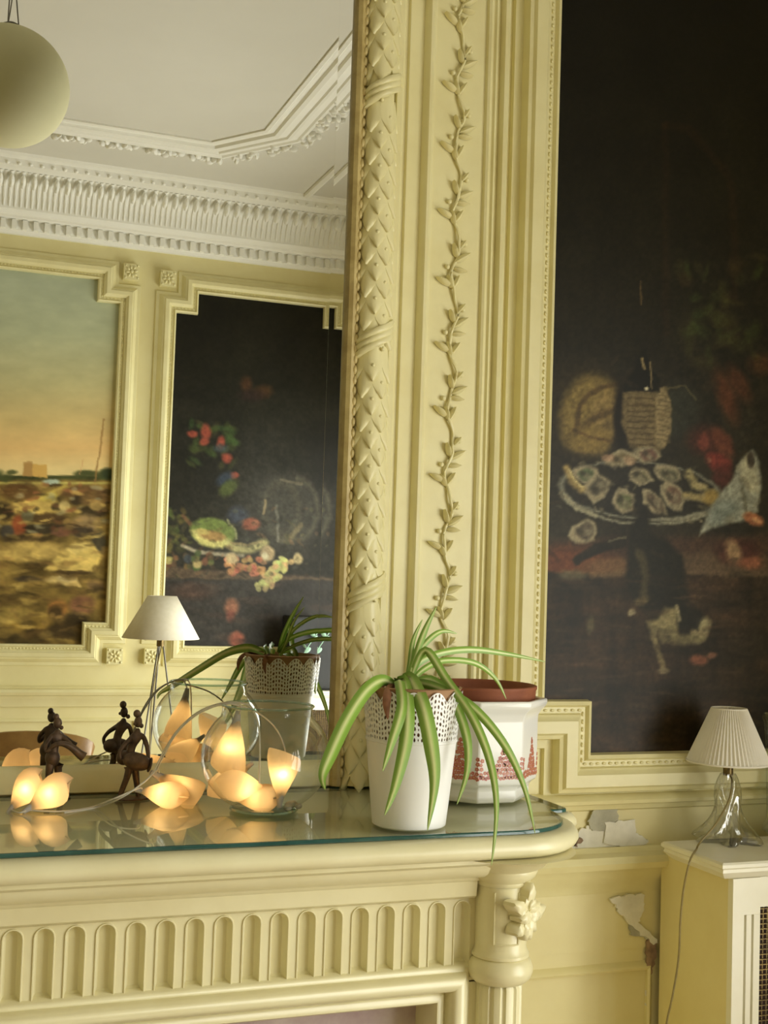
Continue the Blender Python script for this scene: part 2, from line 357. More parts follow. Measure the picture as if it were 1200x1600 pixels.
# ---- panel frames with notched corners
def notched(x0, x1, z0, z1, n):
    return [(x0+n, z0), (x1-n, z0), (x1-n, z0+n), (x1, z0+n), (x1, z1-n), (x1-n, z1-n), (x1-n, z1), (x0+n, z1), (x0+n, z1-n), (x0, z1-n), (x0, z0+n), (x0+n, z0+n)]
NPROF = [(-.004, .004), (-.002, .024), (.004, .027), (.008, .020), (.018, .020), (.020, .028), (.024, .030), (.030, .037), (.050, .036), (.054, .030), (.060, .028), (.064, .010), (.078, .008), (.080, 0)]
FPROF = [(-.004, .004), (-.002, .024), (.004, .027), (.008, .020), (.018, .020), (.020, .028), (.024, .030), (.030, .037), (.044, .037), (.048, .030), (.052, .029), (.066, .010), (.078, .008), (.080, 0)]
bead_me = MB().ball((0, 0, 0), (.0032, .0032, .0046), 6, 4).mesh('bead', 'trim', 60)
def rosette(parent, x, z, wy, sgn):
    r0 = MB(); h = .034
    r0.box(x-.031, x+.031, min(wy, wy+sgn*.03), max(wy, wy+sgn*.03), z-.031, z+.031); ro = r0.build('rosette_block', 'trim', parent, 30)
    r1 = MB()
    for q in range(8):
        a = 2*PI*q/8+.2
        r1.ball((x+.017*math.cos(a), wy+sgn*.030, z+.017*math.sin(a)), (.009, .007, .005), 7, 5, Matrix.Rotation(-a, 3, 'Y'))
    r1.ball((x, wy+sgn*.03, z), (.007, .008, .007), 8, 5)
    for sx in (-1, 1):
        for sz in (-1, 1): r1.ball((x+sx*.024, wy+sgn*.030, z+sz*.024), (.005, .005, .005), 6, 4)
    r1.build('rosette_flower', 'trim', ro, 60)
def panel(name, label, x0, x1, z0, z1, n, wy, sgn, rosettes=True):
    pth = notched(x0, x1, z0, z1, n)
    fr = struct(MB().sweep(pth, FPROF if sgn > 0 else NPROF, lambda u, v, h: (u, wy+sgn*h, v), True).build(name, 'trim', None, 25), label, 'panel frame')
    # bead row, far too fine to pick apart: one piece
    bb = MB(); off = .013
    offp = []
    sw = MB(); sw.sweep(pth, [(off, .021), (off+.001, .021)], lambda u, v, h: (u, v, h), True); offp = [(sw.v[2*i][0], sw.v[2*i][1]) for i in range(len(pth))]
    for a, b_ in zip(offp, offp[1:]+offp[:1]):
        a = Vector(a); b_ = Vector(b_); L = (b_-a).length; nn = max(2, int(L/.0125))
        d_ = (b_-a).normalized()
        for i in range(nn):
            q = a+(b_-a)*((i+.5)/nn)
            r = (.0042 if abs(d_.x) > .5 else .0024, .0026, .0042 if abs(d_.y) > .5 else .0024)
            bb.ball((q.x, wy+sgn*.021, q.y), r, 5, 4)
    stuff(bb.build('bead_row', 'trim', fr, 60))
    if rosettes:
        for sx, xx in ((1, x0+n-.080-.036-.022), (-1, x1-n+.080+.036+.022)):
            for zz in (z0+n-.080-.036-.018, z1-n+.080+.036+.018):
                rosette(fr, (x0-.08+.031+.012) if sx > 0 else (x1+.08-.031-.012), (z0-.08+.040) if zz < 1.5 else (z1+.08-.040), wy, sgn)
    return fr
panel('trim_4', 'yellow notched frame of the landscape in the mirror', -.725, .725, 1.143, 2.576, .087, YF, 1)
panel('trim_5', 'yellow notched frame of the melon picture in the mirror', .945, 1.657, 1.143, 2.566, .087, YF, 1)
panel('trim_6', 'yellow notched frame of the dark still life on the right', 1.006, 1.70, 1.143, 2.57, .091, YB, -1, False)

# ---- dado rails and wainscot
def rail(name, wy, sgn, x0, x1, label):
    pr = [(wy, .985), (wy+sgn*.012, .985), (wy+sgn*.02, .978), (wy+sgn*.045, .976), (wy+sgn*.052, .966), (wy+sgn*.046, .955), (wy+sgn*.03, .951), (wy+sgn*.026, .938), (wy+sgn*.016, .925), (wy+sgn*.014, .912), (wy+sgn*.0131, .9082), (wy, .905)]
    return struct(MB().extrude_x(pr, x0, x1).build(name, 'trim'), label, 'dado rail')
rail('trim_7', YB, -1, .857, XR, 'yellow moulded dado rail right of the mantelpiece')
rail('trim_8', YF, 1, XL, XR, 'yellow moulded dado rail in the mirror, under the landscape')
wains = struct(MB().box(.857, XR, YB-.010, YB, 0, .905).build('trim_9', 'yellow'), 'yellow wainscot boards between mantelpiece and radiator cover', 'wainscot')
mb = MB(); mb.box(.857, 1.8, YB-.0128, YB-.0098, .812, .9085); mb.build('top_board', 'yellow', wains)
pr = [(0, .0), (0, .008), (.004, .010), (.010, .006), (.014, 0)]
MB().sweep([(.91, .10), (1.225, .10), (1.225, .775), (.91, .775)], pr, lambda u, v, h: (u, YB-.010-h, v), True).build('panel_moulding', 'yellow', wains)
struct(MB().sweep([(-.9, .12), (.85, .12), (.85, .85), (-.9, .85)], pr, lambda u, v, h: (u, YF+h, v), True).build('trim_10', 'trim'), 'thin yellow wainscot panel moulding in the mirror', 'moulding')
# ledge under the right-hand picture frame
struct(MB().extrude_x([(YB, 1.078), (YB-.02, 1.076), (YB-.03, 1.068), (YB-.028, 1.062), (YB-.012, 1.058), (YB-.010, 1.05), (YB, 1.046)], BX, XR).build('trim_11', 'trim'), 'thin yellow ledge moulding under the right-hand picture', 'moulding')
# flaked paint and bare plaster
def patch(name, pts, Y, mat, th, seed, label):
    r = random.Random(seed); P = [onY(x, y, Y) for x, y in pts]; out = []
    for a, b_ in zip(P, P[1:]+P[:1]):
        for k_ in range(6):
            t_ = k_/6; out.append((a[0]+(b_[0]-a[0])*t_+r.uniform(-.0028, .0028), a[2]+(b_[2]-a[2])*t_+r.uniform(-.0022, .0022)))
    n = len(out); mb_ = MB(); mb_.add([(x, Y, z) for x, z in out]+[(x, Y-th, z) for x, z in out], [tuple(range(n)), tuple(reversed(range(n, 2*n)))]+[(i, (i+1) % n, n+(i+1) % n, n+i) for i in range(n)])
    o_ = mb_.build(name, mat, wall_back, 0); o_['label'] = label; return o_
patch('plaster_patch', [(888, 1330), (900, 1300), (925, 1285), (955, 1280), (975, 1283), (990, 1300), (1012, 1312), (998, 1328), (960, 1322), (930, 1325)], YB-.001, 'plaster', .004, 1, 'whitish bare plaster where paint flaked off')
patch('plaster_patch', [(917, 1285), (925, 1268), (940, 1260), (962, 1260), (965, 1280), (950, 1296), (925, 1298)], YB-.005, 'greyplaster', .002, 2, 'grey bare plaster patch')
patch('plaster_patch', [(945, 1285), (990, 1280), (993, 1300), (975, 1322), (942, 1318)], YB-.006, 'plaster', .002, 3, 'pale plaster flake')
patch('plaster_patch', [(952, 1402), (975, 1398), (1004, 1396), (1003, 1420), (996, 1440), (1026, 1468), (1020, 1475), (990, 1452), (965, 1422)], YB-.014, 'plaster', .005, 4, 'bare plaster streak on wainscot')
patch('plaster_patch', [(983, 1442), (996, 1440), (1022, 1468), (984, 1462)], YB-.014, 'greyplaster', .0035, 5, 'grey plaster patch on wainscot')
patch('plaster_patch', [(1010, 1468), (1024, 1470), (1022, 1500), (1012, 1530), (1008, 1500)], YB-.014, 'brick', .0045, 6, 'brown exposed masonry crack')
patch('plaster_patch', [(1009, 1548), (1015, 1545), (1014, 1580), (1008, 1575)], YB-.012, 'plaster', .004, 8, 'small pale chip on wainscot')
patch('plaster_patch', [(893, 1318), (900, 1308), (912, 1312), (900, 1322)], YB-.006, 'brick', .002, 9, 'brown chip beside the mantel shelf')

# ================================================================== PAINTINGS
def vnoise(p, scale, seed=0):
    q = p/scale; i = np.floor(q).astype(np.int64); f = q-i; f = f*f*(3-2*f)
    def h(a, b): 
        n = (a*374761393+b*668265263+seed*974634777) & 0xffffffff
        n = ((n ^ (n >> 13))*1274126177) & 0xffffffff
        return ((n ^ (n >> 16)) & 0xffff)/65535.0
    a = h(i[:, 0], i[:, 1]); b = h(i[:, 0]+1, i[:, 1]); c = h(i[:, 0], i[:, 1]+1); d = h(i[:, 0]+1, i[:, 1]+1)
    return (a*(1-f[:, 0])+b*f[:, 0])*(1-f[:, 1])+(c*(1-f[:, 0])+d*f[:, 0])*f[:, 1]
def fbm(p, s, seed=0): return .5*vnoise(p, s, seed)+.3*vnoise(p, s/2.1, seed+1)+.2*vnoise(p, s/4.3, seed+2)
def dabs(C, n, seed, x0, x1, y0, y1, pal, rx, ry, al, rot=12):
    r = random.Random(seed)
    for _ in range(n):
        c = r.choice(pal); k = r.uniform(.75, 1.2); cx = r.uniform(x0, x1); cy = r.uniform(y0, y1); w_ = r.uniform(*rx)
        sel = np.abs(C.p[:, 0]-cx) < w_*2.5; q = C.p[sel]; d = q-np.array([cx, cy]); a = math.radians(r.uniform(-rot, rot)); h_ = r.uniform(*ry)
        u = (d[:, 0]*math.cos(a)+d[:, 1]*math.sin(a))/w_; v = (-d[:, 0]*math.sin(a)+d[:, 1]*math.cos(a))/h_
        m_ = (al*r.uniform(.5, 1)*np.clip((1-np.sqrt(u*u+v*v))/.6+.3, 0, 1))[:, None]
        C.c[sel] = C.c[sel]*(1-m_)+np.array([ch*k for ch in c])*m_
class Canvas:
    def __init__(s, px, warp=5):
        s.o = px; s.c = np.zeros((len(px), 3))
        s.p = px+warp*1.4*(np.stack([fbm(px, 22, 11), fbm(px, 22, 31)], 1)-.5)+warp*.5*(np.stack([fbm(px, 7, 51), fbm(px, 7, 71)], 1)-.5)
    def fill(s, col, a): s.c = s.c*(1-a[:, None])+np.asarray(col, float)*a[:, None]
    def ell(s, cx, cy, rx, ry, col, rot=0, soft=.3, al=1.0):
        d = s.p-np.array([cx, cy]); c, n = math.cos(math.radians(rot)), math.sin(math.radians(rot))
        u = (d[:, 0]*c+d[:, 1]*n)/rx; v = (-d[:, 0]*n+d[:, 1]*c)/ry; r = np.sqrt(u*u+v*v)
        s.fill(col, al*np.clip((1-r)/soft+.5, 0, 1))
    def ring(s, cx, cy, rx, ry, col, wd=.06, rot=0, al=1.0, a0=-400, a1=400):
        d = s.p-np.array([cx, cy]); c, n = math.cos(math.radians(rot)), math.sin(math.radians(rot))
        u = (d[:, 0]*c+d[:, 1]*n)/rx; v = (-d[:, 0]*n+d[:, 1]*c)/ry; r = np.sqrt(u*u+v*v); an = np.degrees(np.arctan2(v, u))
        s.fill(col, al*np.clip(1-np.abs(r-1)/wd, 0, 1)*((an > a0) & (an < a1)))
    def line(s, pts, wd, col, al=1.0):
        best = np.full(len(s.p), 1e9)
        for a, b in zip(pts[:-1], pts[1:]):
            a = np.array(a, float); b = np.array(b, float); ab = b-a; t = np.clip(((s.p-a)@ab)/(ab@ab+1e-9), 0, 1)
            best = np.minimum(best, np.linalg.norm(s.p-a-t[:, None]*ab, axis=1))
        s.fill(col, .8*al*np.clip((wd-best)/(wd*.8)+.15, 0, 1))
    def poly(s, pts, col, soft=4, al=1.0):
        x, y = s.p[:, 0], s.p[:, 1]; ins = np.zeros(len(s.p), bool); best = np.full(len(s.p), 1e9); P = [np.array(q, float) for q in pts]
        for a, b in zip(P, P[1:]+P[:1]):
            cnd = ((a[1] > y) != (b[1] > y)); xi = (b[0]-a[0])*(y-a[1])/((b[1]-a[1]) if b[1] != a[1] else 1e-9)+a[0]; ins ^= (cnd & (x < xi))
            ab = b-a; t = np.clip(((s.p-a)@ab)/(ab@ab+1e-9), 0, 1); best = np.minimum(best, np.linalg.norm(s.p-a-t[:, None]*ab, axis=1))
        sd = np.where(ins, best, -best); s.fill(col, al*np.clip(sd/soft+.5, 0, 1))
def make_canvas(name, label, x0, x1, z0, z1, n, wy, sgn, step, painter, gain, sat=1.0):
    nx = int((x1-x0)/step); nz = int((z1-z0)/step); xs = np.linspace(x0, x1, nx+1); zs = np.linspace(z0, z1, nz+1)
    X, Z = np.meshgrid(xs, zs); Y = np.full_like(X, wy+sgn*.006); V = np.stack([X.ravel(), Y.ravel(), Z.ravel()], 1)
    idx = (np.arange(nz)[:, None]*(nx+1)+np.arange(nx)[None, :]).ravel(); F = np.stack([idx, idx+1, idx+nx+2, idx+nx+1], 1)
    if sgn > 0: F = F[:, ::-1]
    cx = (X[:-1, :-1]+X[1:, 1:]).ravel()/2; cz = (Z[:-1, :-1]+Z[1:, 1:]).ravel()/2
    n2 = n-.004; cut = ((cx < x0+n2) | (cx > x1-n2)) & ((cz < z0+n2) | (cz > z1-n2)); F = F[~cut]
    me = bpy.data.meshes.new(name); me.vertices.add(len(V)); me.vertices.foreach_set('co', V.ravel().astype(np.float32))
    me.loops.add(len(F)*4); me.loops.foreach_set('vertex_index', F.ravel().astype(np.int32)); me.polygons.add(len(F))
    me.polygons.foreach_set('loop_start', (np.arange(len(F))*4).astype(np.int32)); me.update(calc_edges=True); me.validate()
    Vu = V.copy()
    if sgn > 0: Vu[:, 1] = 2*YM-Vu[:, 1]           # where the mirror shows that wall
    px = to_px(Vu); col = lin(np.clip(painter(px), 0, 255)); grey = col.mean(1, keepdims=True); col = np.clip((grey+(col-grey)*sat)*gain, 0, .95)
    at = me.color_attributes.new('paint', 'FLOAT_COLOR', 'POINT'); rgba = np.ones((len(V), 4), np.float32); rgba[:, :3] = col
    at.data.foreach_set('color', rgba.ravel()); me.materials.append(M['canvas'])
    o = bpy.data.objects.new(name, me); COL.objects.link(o); return tag(o, label, 'painting')

def paint_oysters(px):
    C = Canvas(px, 5); y = px[:, 1]; x = px[:, 0]
    t = np.clip(y/1150, 0, 1)[:, None]; C.c = np.array([15, 14, 8])*(1-t)+np.array([52, 47, 30])*t
    C.c *= (.8+.45*fbm(px, 60, 3))[:, None]
    C.line([(1040, 520), (1040, 195)], 8, (50, 32, 13), .35); C.line([(1040, 195), (1075, 200), (1105, 235), (1138, 275), (1145, 300), (1148, 470)], 9, (50, 32, 13), .4)
    for i in range(40):
        q = random.Random(i); C.ell(q.uniform(1060, 1190), q.uniform(400, 570), q.uniform(6, 20), q.uniform(4, 12), (58+q.randint(-8, 8), 58+q.randint(-8, 14), 22), q.uniform(0, 180), .9, .45)
    C.ell(1135, 620, 14, 40, (95, 48, 18), -20, .9, .8); C.ell(1155, 600, 12, 30, (85, 45, 20), -30, .9, .8); C.ell(1190, 570, 20, 15, (90, 50, 20), 0, .9, .6)
    C.ell(905, 640, 70, 75, (46, 38, 18), 0, .6, .7)
    C.ell(922, 648, 46, 62, (118, 98, 40), 12, .35); C.ell(945, 655, 22, 50, (134, 110, 52), 10, .6, .8)
    C.line([(899, 672), (901, 652), (908, 632), (920, 617), (938, 607), (962, 601)], 5, (62, 44, 18), .8); C.line([(905, 670), (918, 660), (936, 650), (950, 645), (962, 640)], 8, (52, 38, 16), .75); C.ell(918, 685, 34, 20, (128, 104, 38), 0, .6, .8)
    C.line([(895, 672), (925, 682), (958, 690)], 3, (70, 48, 18), .7); C.ell(972, 650, 14, 52, (26, 22, 12), 0, .5)
    C.ell(1062, 640, 30, 42, (44, 46, 34), 0, .6, .9); C.line([(1040, 608), (1070, 602), (1088, 625)], 2, (110, 95, 55), .7)
    C.poly([(972, 612), (1042, 605), (1050, 640), (1046, 690), (1030, 708), (985, 700), (972, 660)], (108, 92, 56), 6)
    for i in range(9): C.line([(980, 622+i*9), (1022, 624+i*9)], 2, (62, 50, 28), .7)
    C.poly([(1024, 610), (1036, 604), (1048, 625), (1049, 670), (1038, 700), (1026, 700)], (140, 122, 80), 4, .8)
    for i in range(10): C.line([(1028, 616+i*8), (1046, 620+i*8)], 1.6, (88, 74, 44), .7)
    C.poly([(973, 612), (978, 590), (995, 575), (1000, 545), (1010, 545), (1014, 575), (1030, 592), (1030, 612)], (20, 19, 11), 4)
    C.line([(1003, 560), (1006, 575)], 2.4, (150, 130, 80)); C.line([(1014, 565), (1018, 605)], 1.8, (130, 112, 70)); C.ell(1009, 607, 3.5, 3.5, (200, 190, 150), 0, .5); C.line([(1001, 440), (1003, 475)], 2, (110, 85, 45), .8)
    C.ell(1105, 690, 30, 22, (80, 36, 22), 20, .8, .8); C.ell(1122, 722, 20, 14, (118, 40, 26), 20, .6); C.ell(1130, 690, 12, 26, (105, 52, 28), -30, .7, .9); C.ell(1100, 690, 9, 12, (120, 52, 34), 0, .7, .8); C.ell(1128, 745, 14, 22, (82, 34, 22), 10, .7, .8)
    # ledge
    C.poly([(830, 845), (1210, 835), (1210, 900), (830, 892)], (70, 48, 30), 14, .9); C.ell(880, 880, 70, 24, (104, 52, 18), 0, .8, .9); C.ell(950, 885, 40, 12, (112, 80, 44), 0, .8, .8); C.ell(1130, 880, 80, 18, (92, 74, 50), 0, .8, .8)
    C.poly([(830, 895), (1210, 902), (1210, 1200), (830, 1200)], (44, 36, 22), 5); 
    a = np.clip((y-895)/8, 0, 1)*np.clip(fbm(px*np.array([.25, 1]), 22, 5)*1.6-.5, 0, 1); C.fill((80, 54, 30), a*.85)
    a = np.clip((y-895)/8, 0, 1)*np.clip(fbm(px*np.array([1, .3]), 30, 15)*1.8-.7, 0, 1); C.fill((18, 18, 11), a*.75)
    C.line([(925, 898), (975, 897)], 7, (120, 92, 54), .8); C.line([(1080, 893), (1200, 898)], 7, (98, 78, 54), .8)
    # plate and oysters
    C.ell(1000, 766, 128, 46, (38, 36, 26), 4, .1); C.ring(1000, 766, 124, 44, (128, 128, 108), .07, 4, .8); C.ring(1000, 772, 122, 46, (150, 148, 122), .07, 4, .9, 15, 165); C.line([(878, 770), (900, 790), (930, 806)], 5, (150, 144, 110)); C.line([(1010, 812), (1060, 812), (1105, 800)], 4, (140, 136, 112))
    def oy(cx, cy, rx, ry, rot):
        r = random.Random(int(cx*7+cy)); c_, s__ = math.cos(math.radians(rot)), math.sin(math.radians(rot))
        def pt(u, v): return (cx+u*rx*c_-v*ry*s__, cy+u*rx*s__+v*ry*c_)
        rad = [r.uniform(.78, 1.12) for _ in range(9)]
        C.poly([pt(rad[k]*math.cos(2*PI*k/9), rad[k]*math.sin(2*PI*k/9)) for k in range(9)], (142, 130, 96), 5, .95)
        C.poly([pt(.1+.66*rad[k]*math.cos(2*PI*k/9), .05+.62*rad[(k+2) % 9]*math.sin(2*PI*k/9)) for k in range(9)], (84+r.randint(-14, 18), 78+r.randint(-12, 16), 54), 5, .85)
        C.ell(*pt(.15, .2), rx*.34, ry*.30, (122, 112, 84), rot+20, .9, .7); C.ell(*pt(-.25, -.05), rx*.22, ry*.3, (52, 48, 34), rot, .9, .7)
        k = r.randint(0, 5); C.line([pt(.92*rad[(k+q) % 9]*math.cos(2*PI*(k+q)/9), .92*rad[(k+q) % 9]*math.sin(2*PI*(k+q)/9)) for q in range(4)], 2.2, (160, 150, 116), .45)
    for q in ((968, 718, 28, 13, -8), (1012, 710, 22, 14, 8), (915, 740, 20, 15, 10), (932, 762, 26, 22, -60), (1000, 744, 22, 14, 15), (1045, 740, 24, 15, 25), (974, 782, 22, 20, 10), (1022, 785, 12, 28, -40), (1050, 775, 18, 28, -28), (912, 830, 24, 20, -35)): oy(*q)
    C.ell(950, 716, 10, 7, (170, 130, 96), 0, .6, .7); C.ell(985, 720, 10, 7, (176, 140, 104), 0, .6, .7)
    C.line([(884, 730), (892, 750), (910, 764)], 8, (166, 140, 70)); C.line([(888, 734), (898, 750), (912, 760)], 3, (196, 178, 110)); C.line([(1074, 738), (1085, 758), (1100, 762)], 8, (172, 156, 96)); C.line([(1072, 774), (1095, 778), (1114, 770)], 8, (176, 156, 90)); C.ell(1112, 778, 14, 12, (140, 116, 44), 0, .6)
    # bird
    C.poly([(1092, 838), (1104, 805), (1130, 768), (1148, 738), (1158, 715), (1174, 703), (1186, 722), (1190, 760), (1184, 800), (1160, 815), (1125, 820)], (138, 140, 122), 6)
    C.poly([(1150, 730), (1165, 712), (1182, 730), (1186, 770), (1170, 770)], (172, 166, 132), 8, .8); C.ell(1130, 800, 26, 16, (112, 122, 112), -30, .8, .8); C.ell(1172, 718, 6, 12, (60, 52, 40), 0, .6); C.line([(1160, 765), (1165, 800)], 4, (90, 84, 62), .7)
    C.ell(1178, 812, 18, 9, (150, 88, 44), 25, .5); C.ell(1182, 814, 9, 4, (186, 130, 76), 25, .6); C.ell(1155, 862, 34, 20, (70, 36, 24), 0, .6); C.ell(1146, 862, 12, 18, (160, 130, 84), -25, .8, .8); C.ell(1176, 880, 18, 10, (150, 84, 48), 0, .8, .8)
    # game hanging over the ledge
    C.poly([(983, 830), (1000, 800), (1012, 790), (1015, 830), (1040, 842), (1068, 870), (1074, 930), (1078, 985), (1050, 985), (1025, 970), (990, 945), (978, 900)], (30, 29, 18), 8)
    C.line([(1000, 865), (1010, 900), (1004, 940)], 9, (92, 80, 44), .7); C.ell(1000, 940, 14, 6, (96, 80, 44), -20, .8, .8); C.ell(986, 957, 6, 6, (150, 138, 98), 0, .6)
    C.poly([(1010, 970), (1030, 965), (1040, 950), (1058, 948), (1060, 1000), (1035, 1005), (1028, 990), (1022, 1012)], (128, 116, 72), 8); C.ell(1095, 985, 12, 20, (150, 140, 96), 30, .6); C.ell(1075, 1000, 24, 9, (112, 102, 64), -8, .8, .9); C.line([(1055, 945), (1062, 970)], 4, (170, 156, 110), .8)
    C.line([(1024, 1000), (1030, 1025), (1036, 1048)], 6, (120, 106, 64)); C.ell(1036, 1048, 9, 5, (118, 104, 70), 0, .7)
    C.poly([(1066, 930), (1080, 940), (1100, 960), (1090, 985), (1072, 980)], (32, 30, 20), 6, .9)
    C.ell(1092, 1032, 14, 8, (140, 78, 48), 0, .7, .8); C.ell(1112, 1024, 8, 5, (140, 90, 62), 0, .7, .8); C.poly([(895, 872), (930, 850), (985, 836), (980, 855), (930, 868), (900, 882)], (34, 30, 18), 4); C.line([(952, 846), (978, 840)], 2, (120, 112, 80), .8)
    C.ell(895, 898, 20, 8, (98, 90, 62), 0, .9, .8); C.ell(922, 978, 6, 14, (86, 80, 48), 0, .8, .7)
    dabs(C, 150, 5, 845, 1240, 905, 1180, [(74, 52, 30), (30, 26, 16), (58, 48, 30), (90, 66, 40)], (8, 34), (2, 6), .4)
    dabs(C, 70, 6, 845, 1240, 560, 900, [(60, 48, 26), (24, 22, 14), (80, 62, 34)], (6, 20), (3, 9), .3, 60)
    dabs(C, 60, 8, 870, 1110, 712, 815, [(120, 110, 82), (60, 54, 38), (150, 138, 104)], (3, 9), (1.5, 4), .5, 70)
    C.c *= (.74+.52*fbm(px, 5, 21))[:, None]
    return C.c
def paint_melon(px):
    C = Canvas(px, 4); x, y = px[:, 0], px[:, 1]
    t = np.clip((y-460)/560, 0, 1)[:, None]; C.c = np.array([27, 26, 18])*(1-t)+np.array([52, 50, 42])*t; C.c *= (.75+.5*fbm(px, 50, 4))[:, None]
    for q in ((385, 600, 9, 12, (84, 52, 26)), (412, 612, 14, 10, (86, 56, 24)), (395, 618, 20, 9, (48, 34, 30))): C.ell(*q, 0, .9, .8)
    for i in range(26):
        r = random.Random(100+i); C.ell(r.uniform(295, 366), r.uniform(655, 735), r.uniform(5, 12), r.uniform(3, 6), (50+r.randint(0, 22), 66+r.randint(0, 22), 34), r.uniform(0, 180), .8, .7)
    for q in ((321, 674, 8, 11), (345, 692, 7, 10), (355, 716, 8, 8), (366, 743, 6, 6), (300, 678, 8, 5), (318, 690, 7, 6)): C.ell(*q, (160, 62, 34), 0, .7, .9)
    C.ell(352, 748, 14, 9, (52, 66, 86), -30, .8, .8); C.ell(357, 763, 16, 10, (78, 90, 36), -45, .7, .9); C.ell(345, 700, 12, 6, (58, 78, 84), 0, .8, .7)
    # silver ewer
    C.ell(448, 795, 52, 58, (64, 62, 52), 0, .5, .9); C.ring(455, 795, 42, 50, (96, 90, 70), .16, 0, .6, -80, 120); C.ring(440, 795, 26, 40, (84, 78, 60), .3, 0, .5); C.line([(440, 750), (472, 756)], 3, (120, 110, 84), .8); C.line([(415, 782), (412, 802)], 3, (170, 146, 92)); C.line([(432, 790), (436, 845)], 3, (120, 118, 102), .7); C.line([(470, 820), (455, 840)], 5, (126, 112, 74), .8); C.ell(372, 805, 16, 14, (58, 66, 84), 0, .7, .8); C.ell(392, 820, 14, 10, (150, 70, 40), 0, .5); C.ell(398, 818, 6, 5, (176, 100, 60), 0, .6)
    # leaves left
    for i in range(24):
        r = random.Random(300+i); C.ell(r.uniform(256, 300), r.uniform(795, 860), r.uniform(4, 11), r.uniform(2, 6), (66+r.randint(0, 40), 70+r.randint(0, 34), 36), r.uniform(0, 180), .8, .6)
    C.line([(285, 806), (298, 820)], 4, (130, 84, 50), .8)
    C.poly([(240, 885), (540, 905), (540, 908), (240, 905)], (92, 74, 54), 5, .9); C.poly([(240, 905), (540, 909), (540, 1070), (240, 1070)], (58, 55, 50), 5); C.fill((38, 34, 30), np.clip((y-905)/5, 0, 1)*np.clip(fbm(px, 40, 9)*1.6-.5, 0, 1)*.7); C.ell(300, 925, 36, 12, (84, 58, 44), 0, .9, .6)
    C.line([(285, 853), (310, 862), (345, 867), (380, 868)], 4, (168, 156, 124))
    C.ell(333, 832, 36, 23, (104, 120, 46), 12, .2); C.poly([(297, 830), (315, 827), (350, 838), (350, 858), (330, 856), (310, 848)], (196, 186, 92), 6); C.ell(332, 837, 20, 8, (150, 116, 52), 8, .5); C.ell(318, 832, 10, 4, (180, 160, 70), 8, .7); C.line([(355, 812), (366, 828), (369, 842)], 2.4, (150, 150, 96), .9)
    C.line([(355, 848), (368, 857), (390, 859), (413, 848)], 9, (202, 190, 104)); C.line([(362, 848), (385, 852), (408, 846)], 2.4, (176, 146, 84), .7)
    for i in range(42):
        r = random.Random(500+i); C.ell(r.uniform(354, 412), r.uniform(872, 897), 5, 4.5, (182+r.randint(-26, 20), 112+r.randint(-22, 26), 62), 0, .6, .9)
    C.ell(363, 874, 10, 9, (196, 170, 112), 0, .5); C.ell(418, 864, 12, 12, (176, 150, 100), 0, .4); C.ell(414, 868, 5, 6, (206, 196, 150), 0, .7, .8); C.ell(465, 873, 8, 9, (168, 148, 96), 0, .5)
    for i in range(60):
        r = random.Random(700+i); tt = r.random(); C.ell(425+24*tt+r.uniform(-14, 14)*(1-tt*.2)-14*(1-tt), 918-46*tt+r.uniform(-5, 5), 4.5, 4.5, (186+r.randint(-30, 12), 172+r.randint(-30, 10), 88), 0, .6, .9)
    for i in range(22):
        r = random.Random(900+i); C.ell(r.uniform(258, 330), r.uniform(862, 888), 5, 5, (60+r.randint(0, 60), 64+r.randint(0, 44), 44), 0, .6, .9)
    C.ell(262, 876, 6, 6, (150, 138, 70), 0, .6); C.ell(309, 880, 7, 7, (160, 140, 80), 0, .6); C.ell(292, 873, 7, 7, (60, 66, 70), 0, .6)
    C.ell(362, 948, 12, 13, (158, 96, 62), 0, .7, .8); C.ell(360, 962, 7, 9, (120, 62, 46), 0, .8, .8); C.ell(370, 998, 13, 10, (178, 88, 58), 0, .6, .9)
    C.fill((84, 84, 80), .28*np.exp(-((x-405+.1*(y-700))/34)**2)*np.clip((y-640)/120, 0, 1)*np.clip((960-y)/100, 0, 1))  # grey haze of window glare painted into the canvas colour
    dabs(C, 90, 15, 256, 500, 795, 905, [(96, 90, 50), (40, 40, 30), (120, 84, 50), (70, 72, 60)], (3, 9), (1.5, 4), .45, 60)
    dabs(C, 60, 16, 256, 520, 910, 1010, [(70, 60, 52), (40, 36, 32), (84, 62, 50)], (8, 26), (2, 7), .35)
    C.c *= (.78+.44*fbm(px, 5, 22))[:, None]
    return C.c
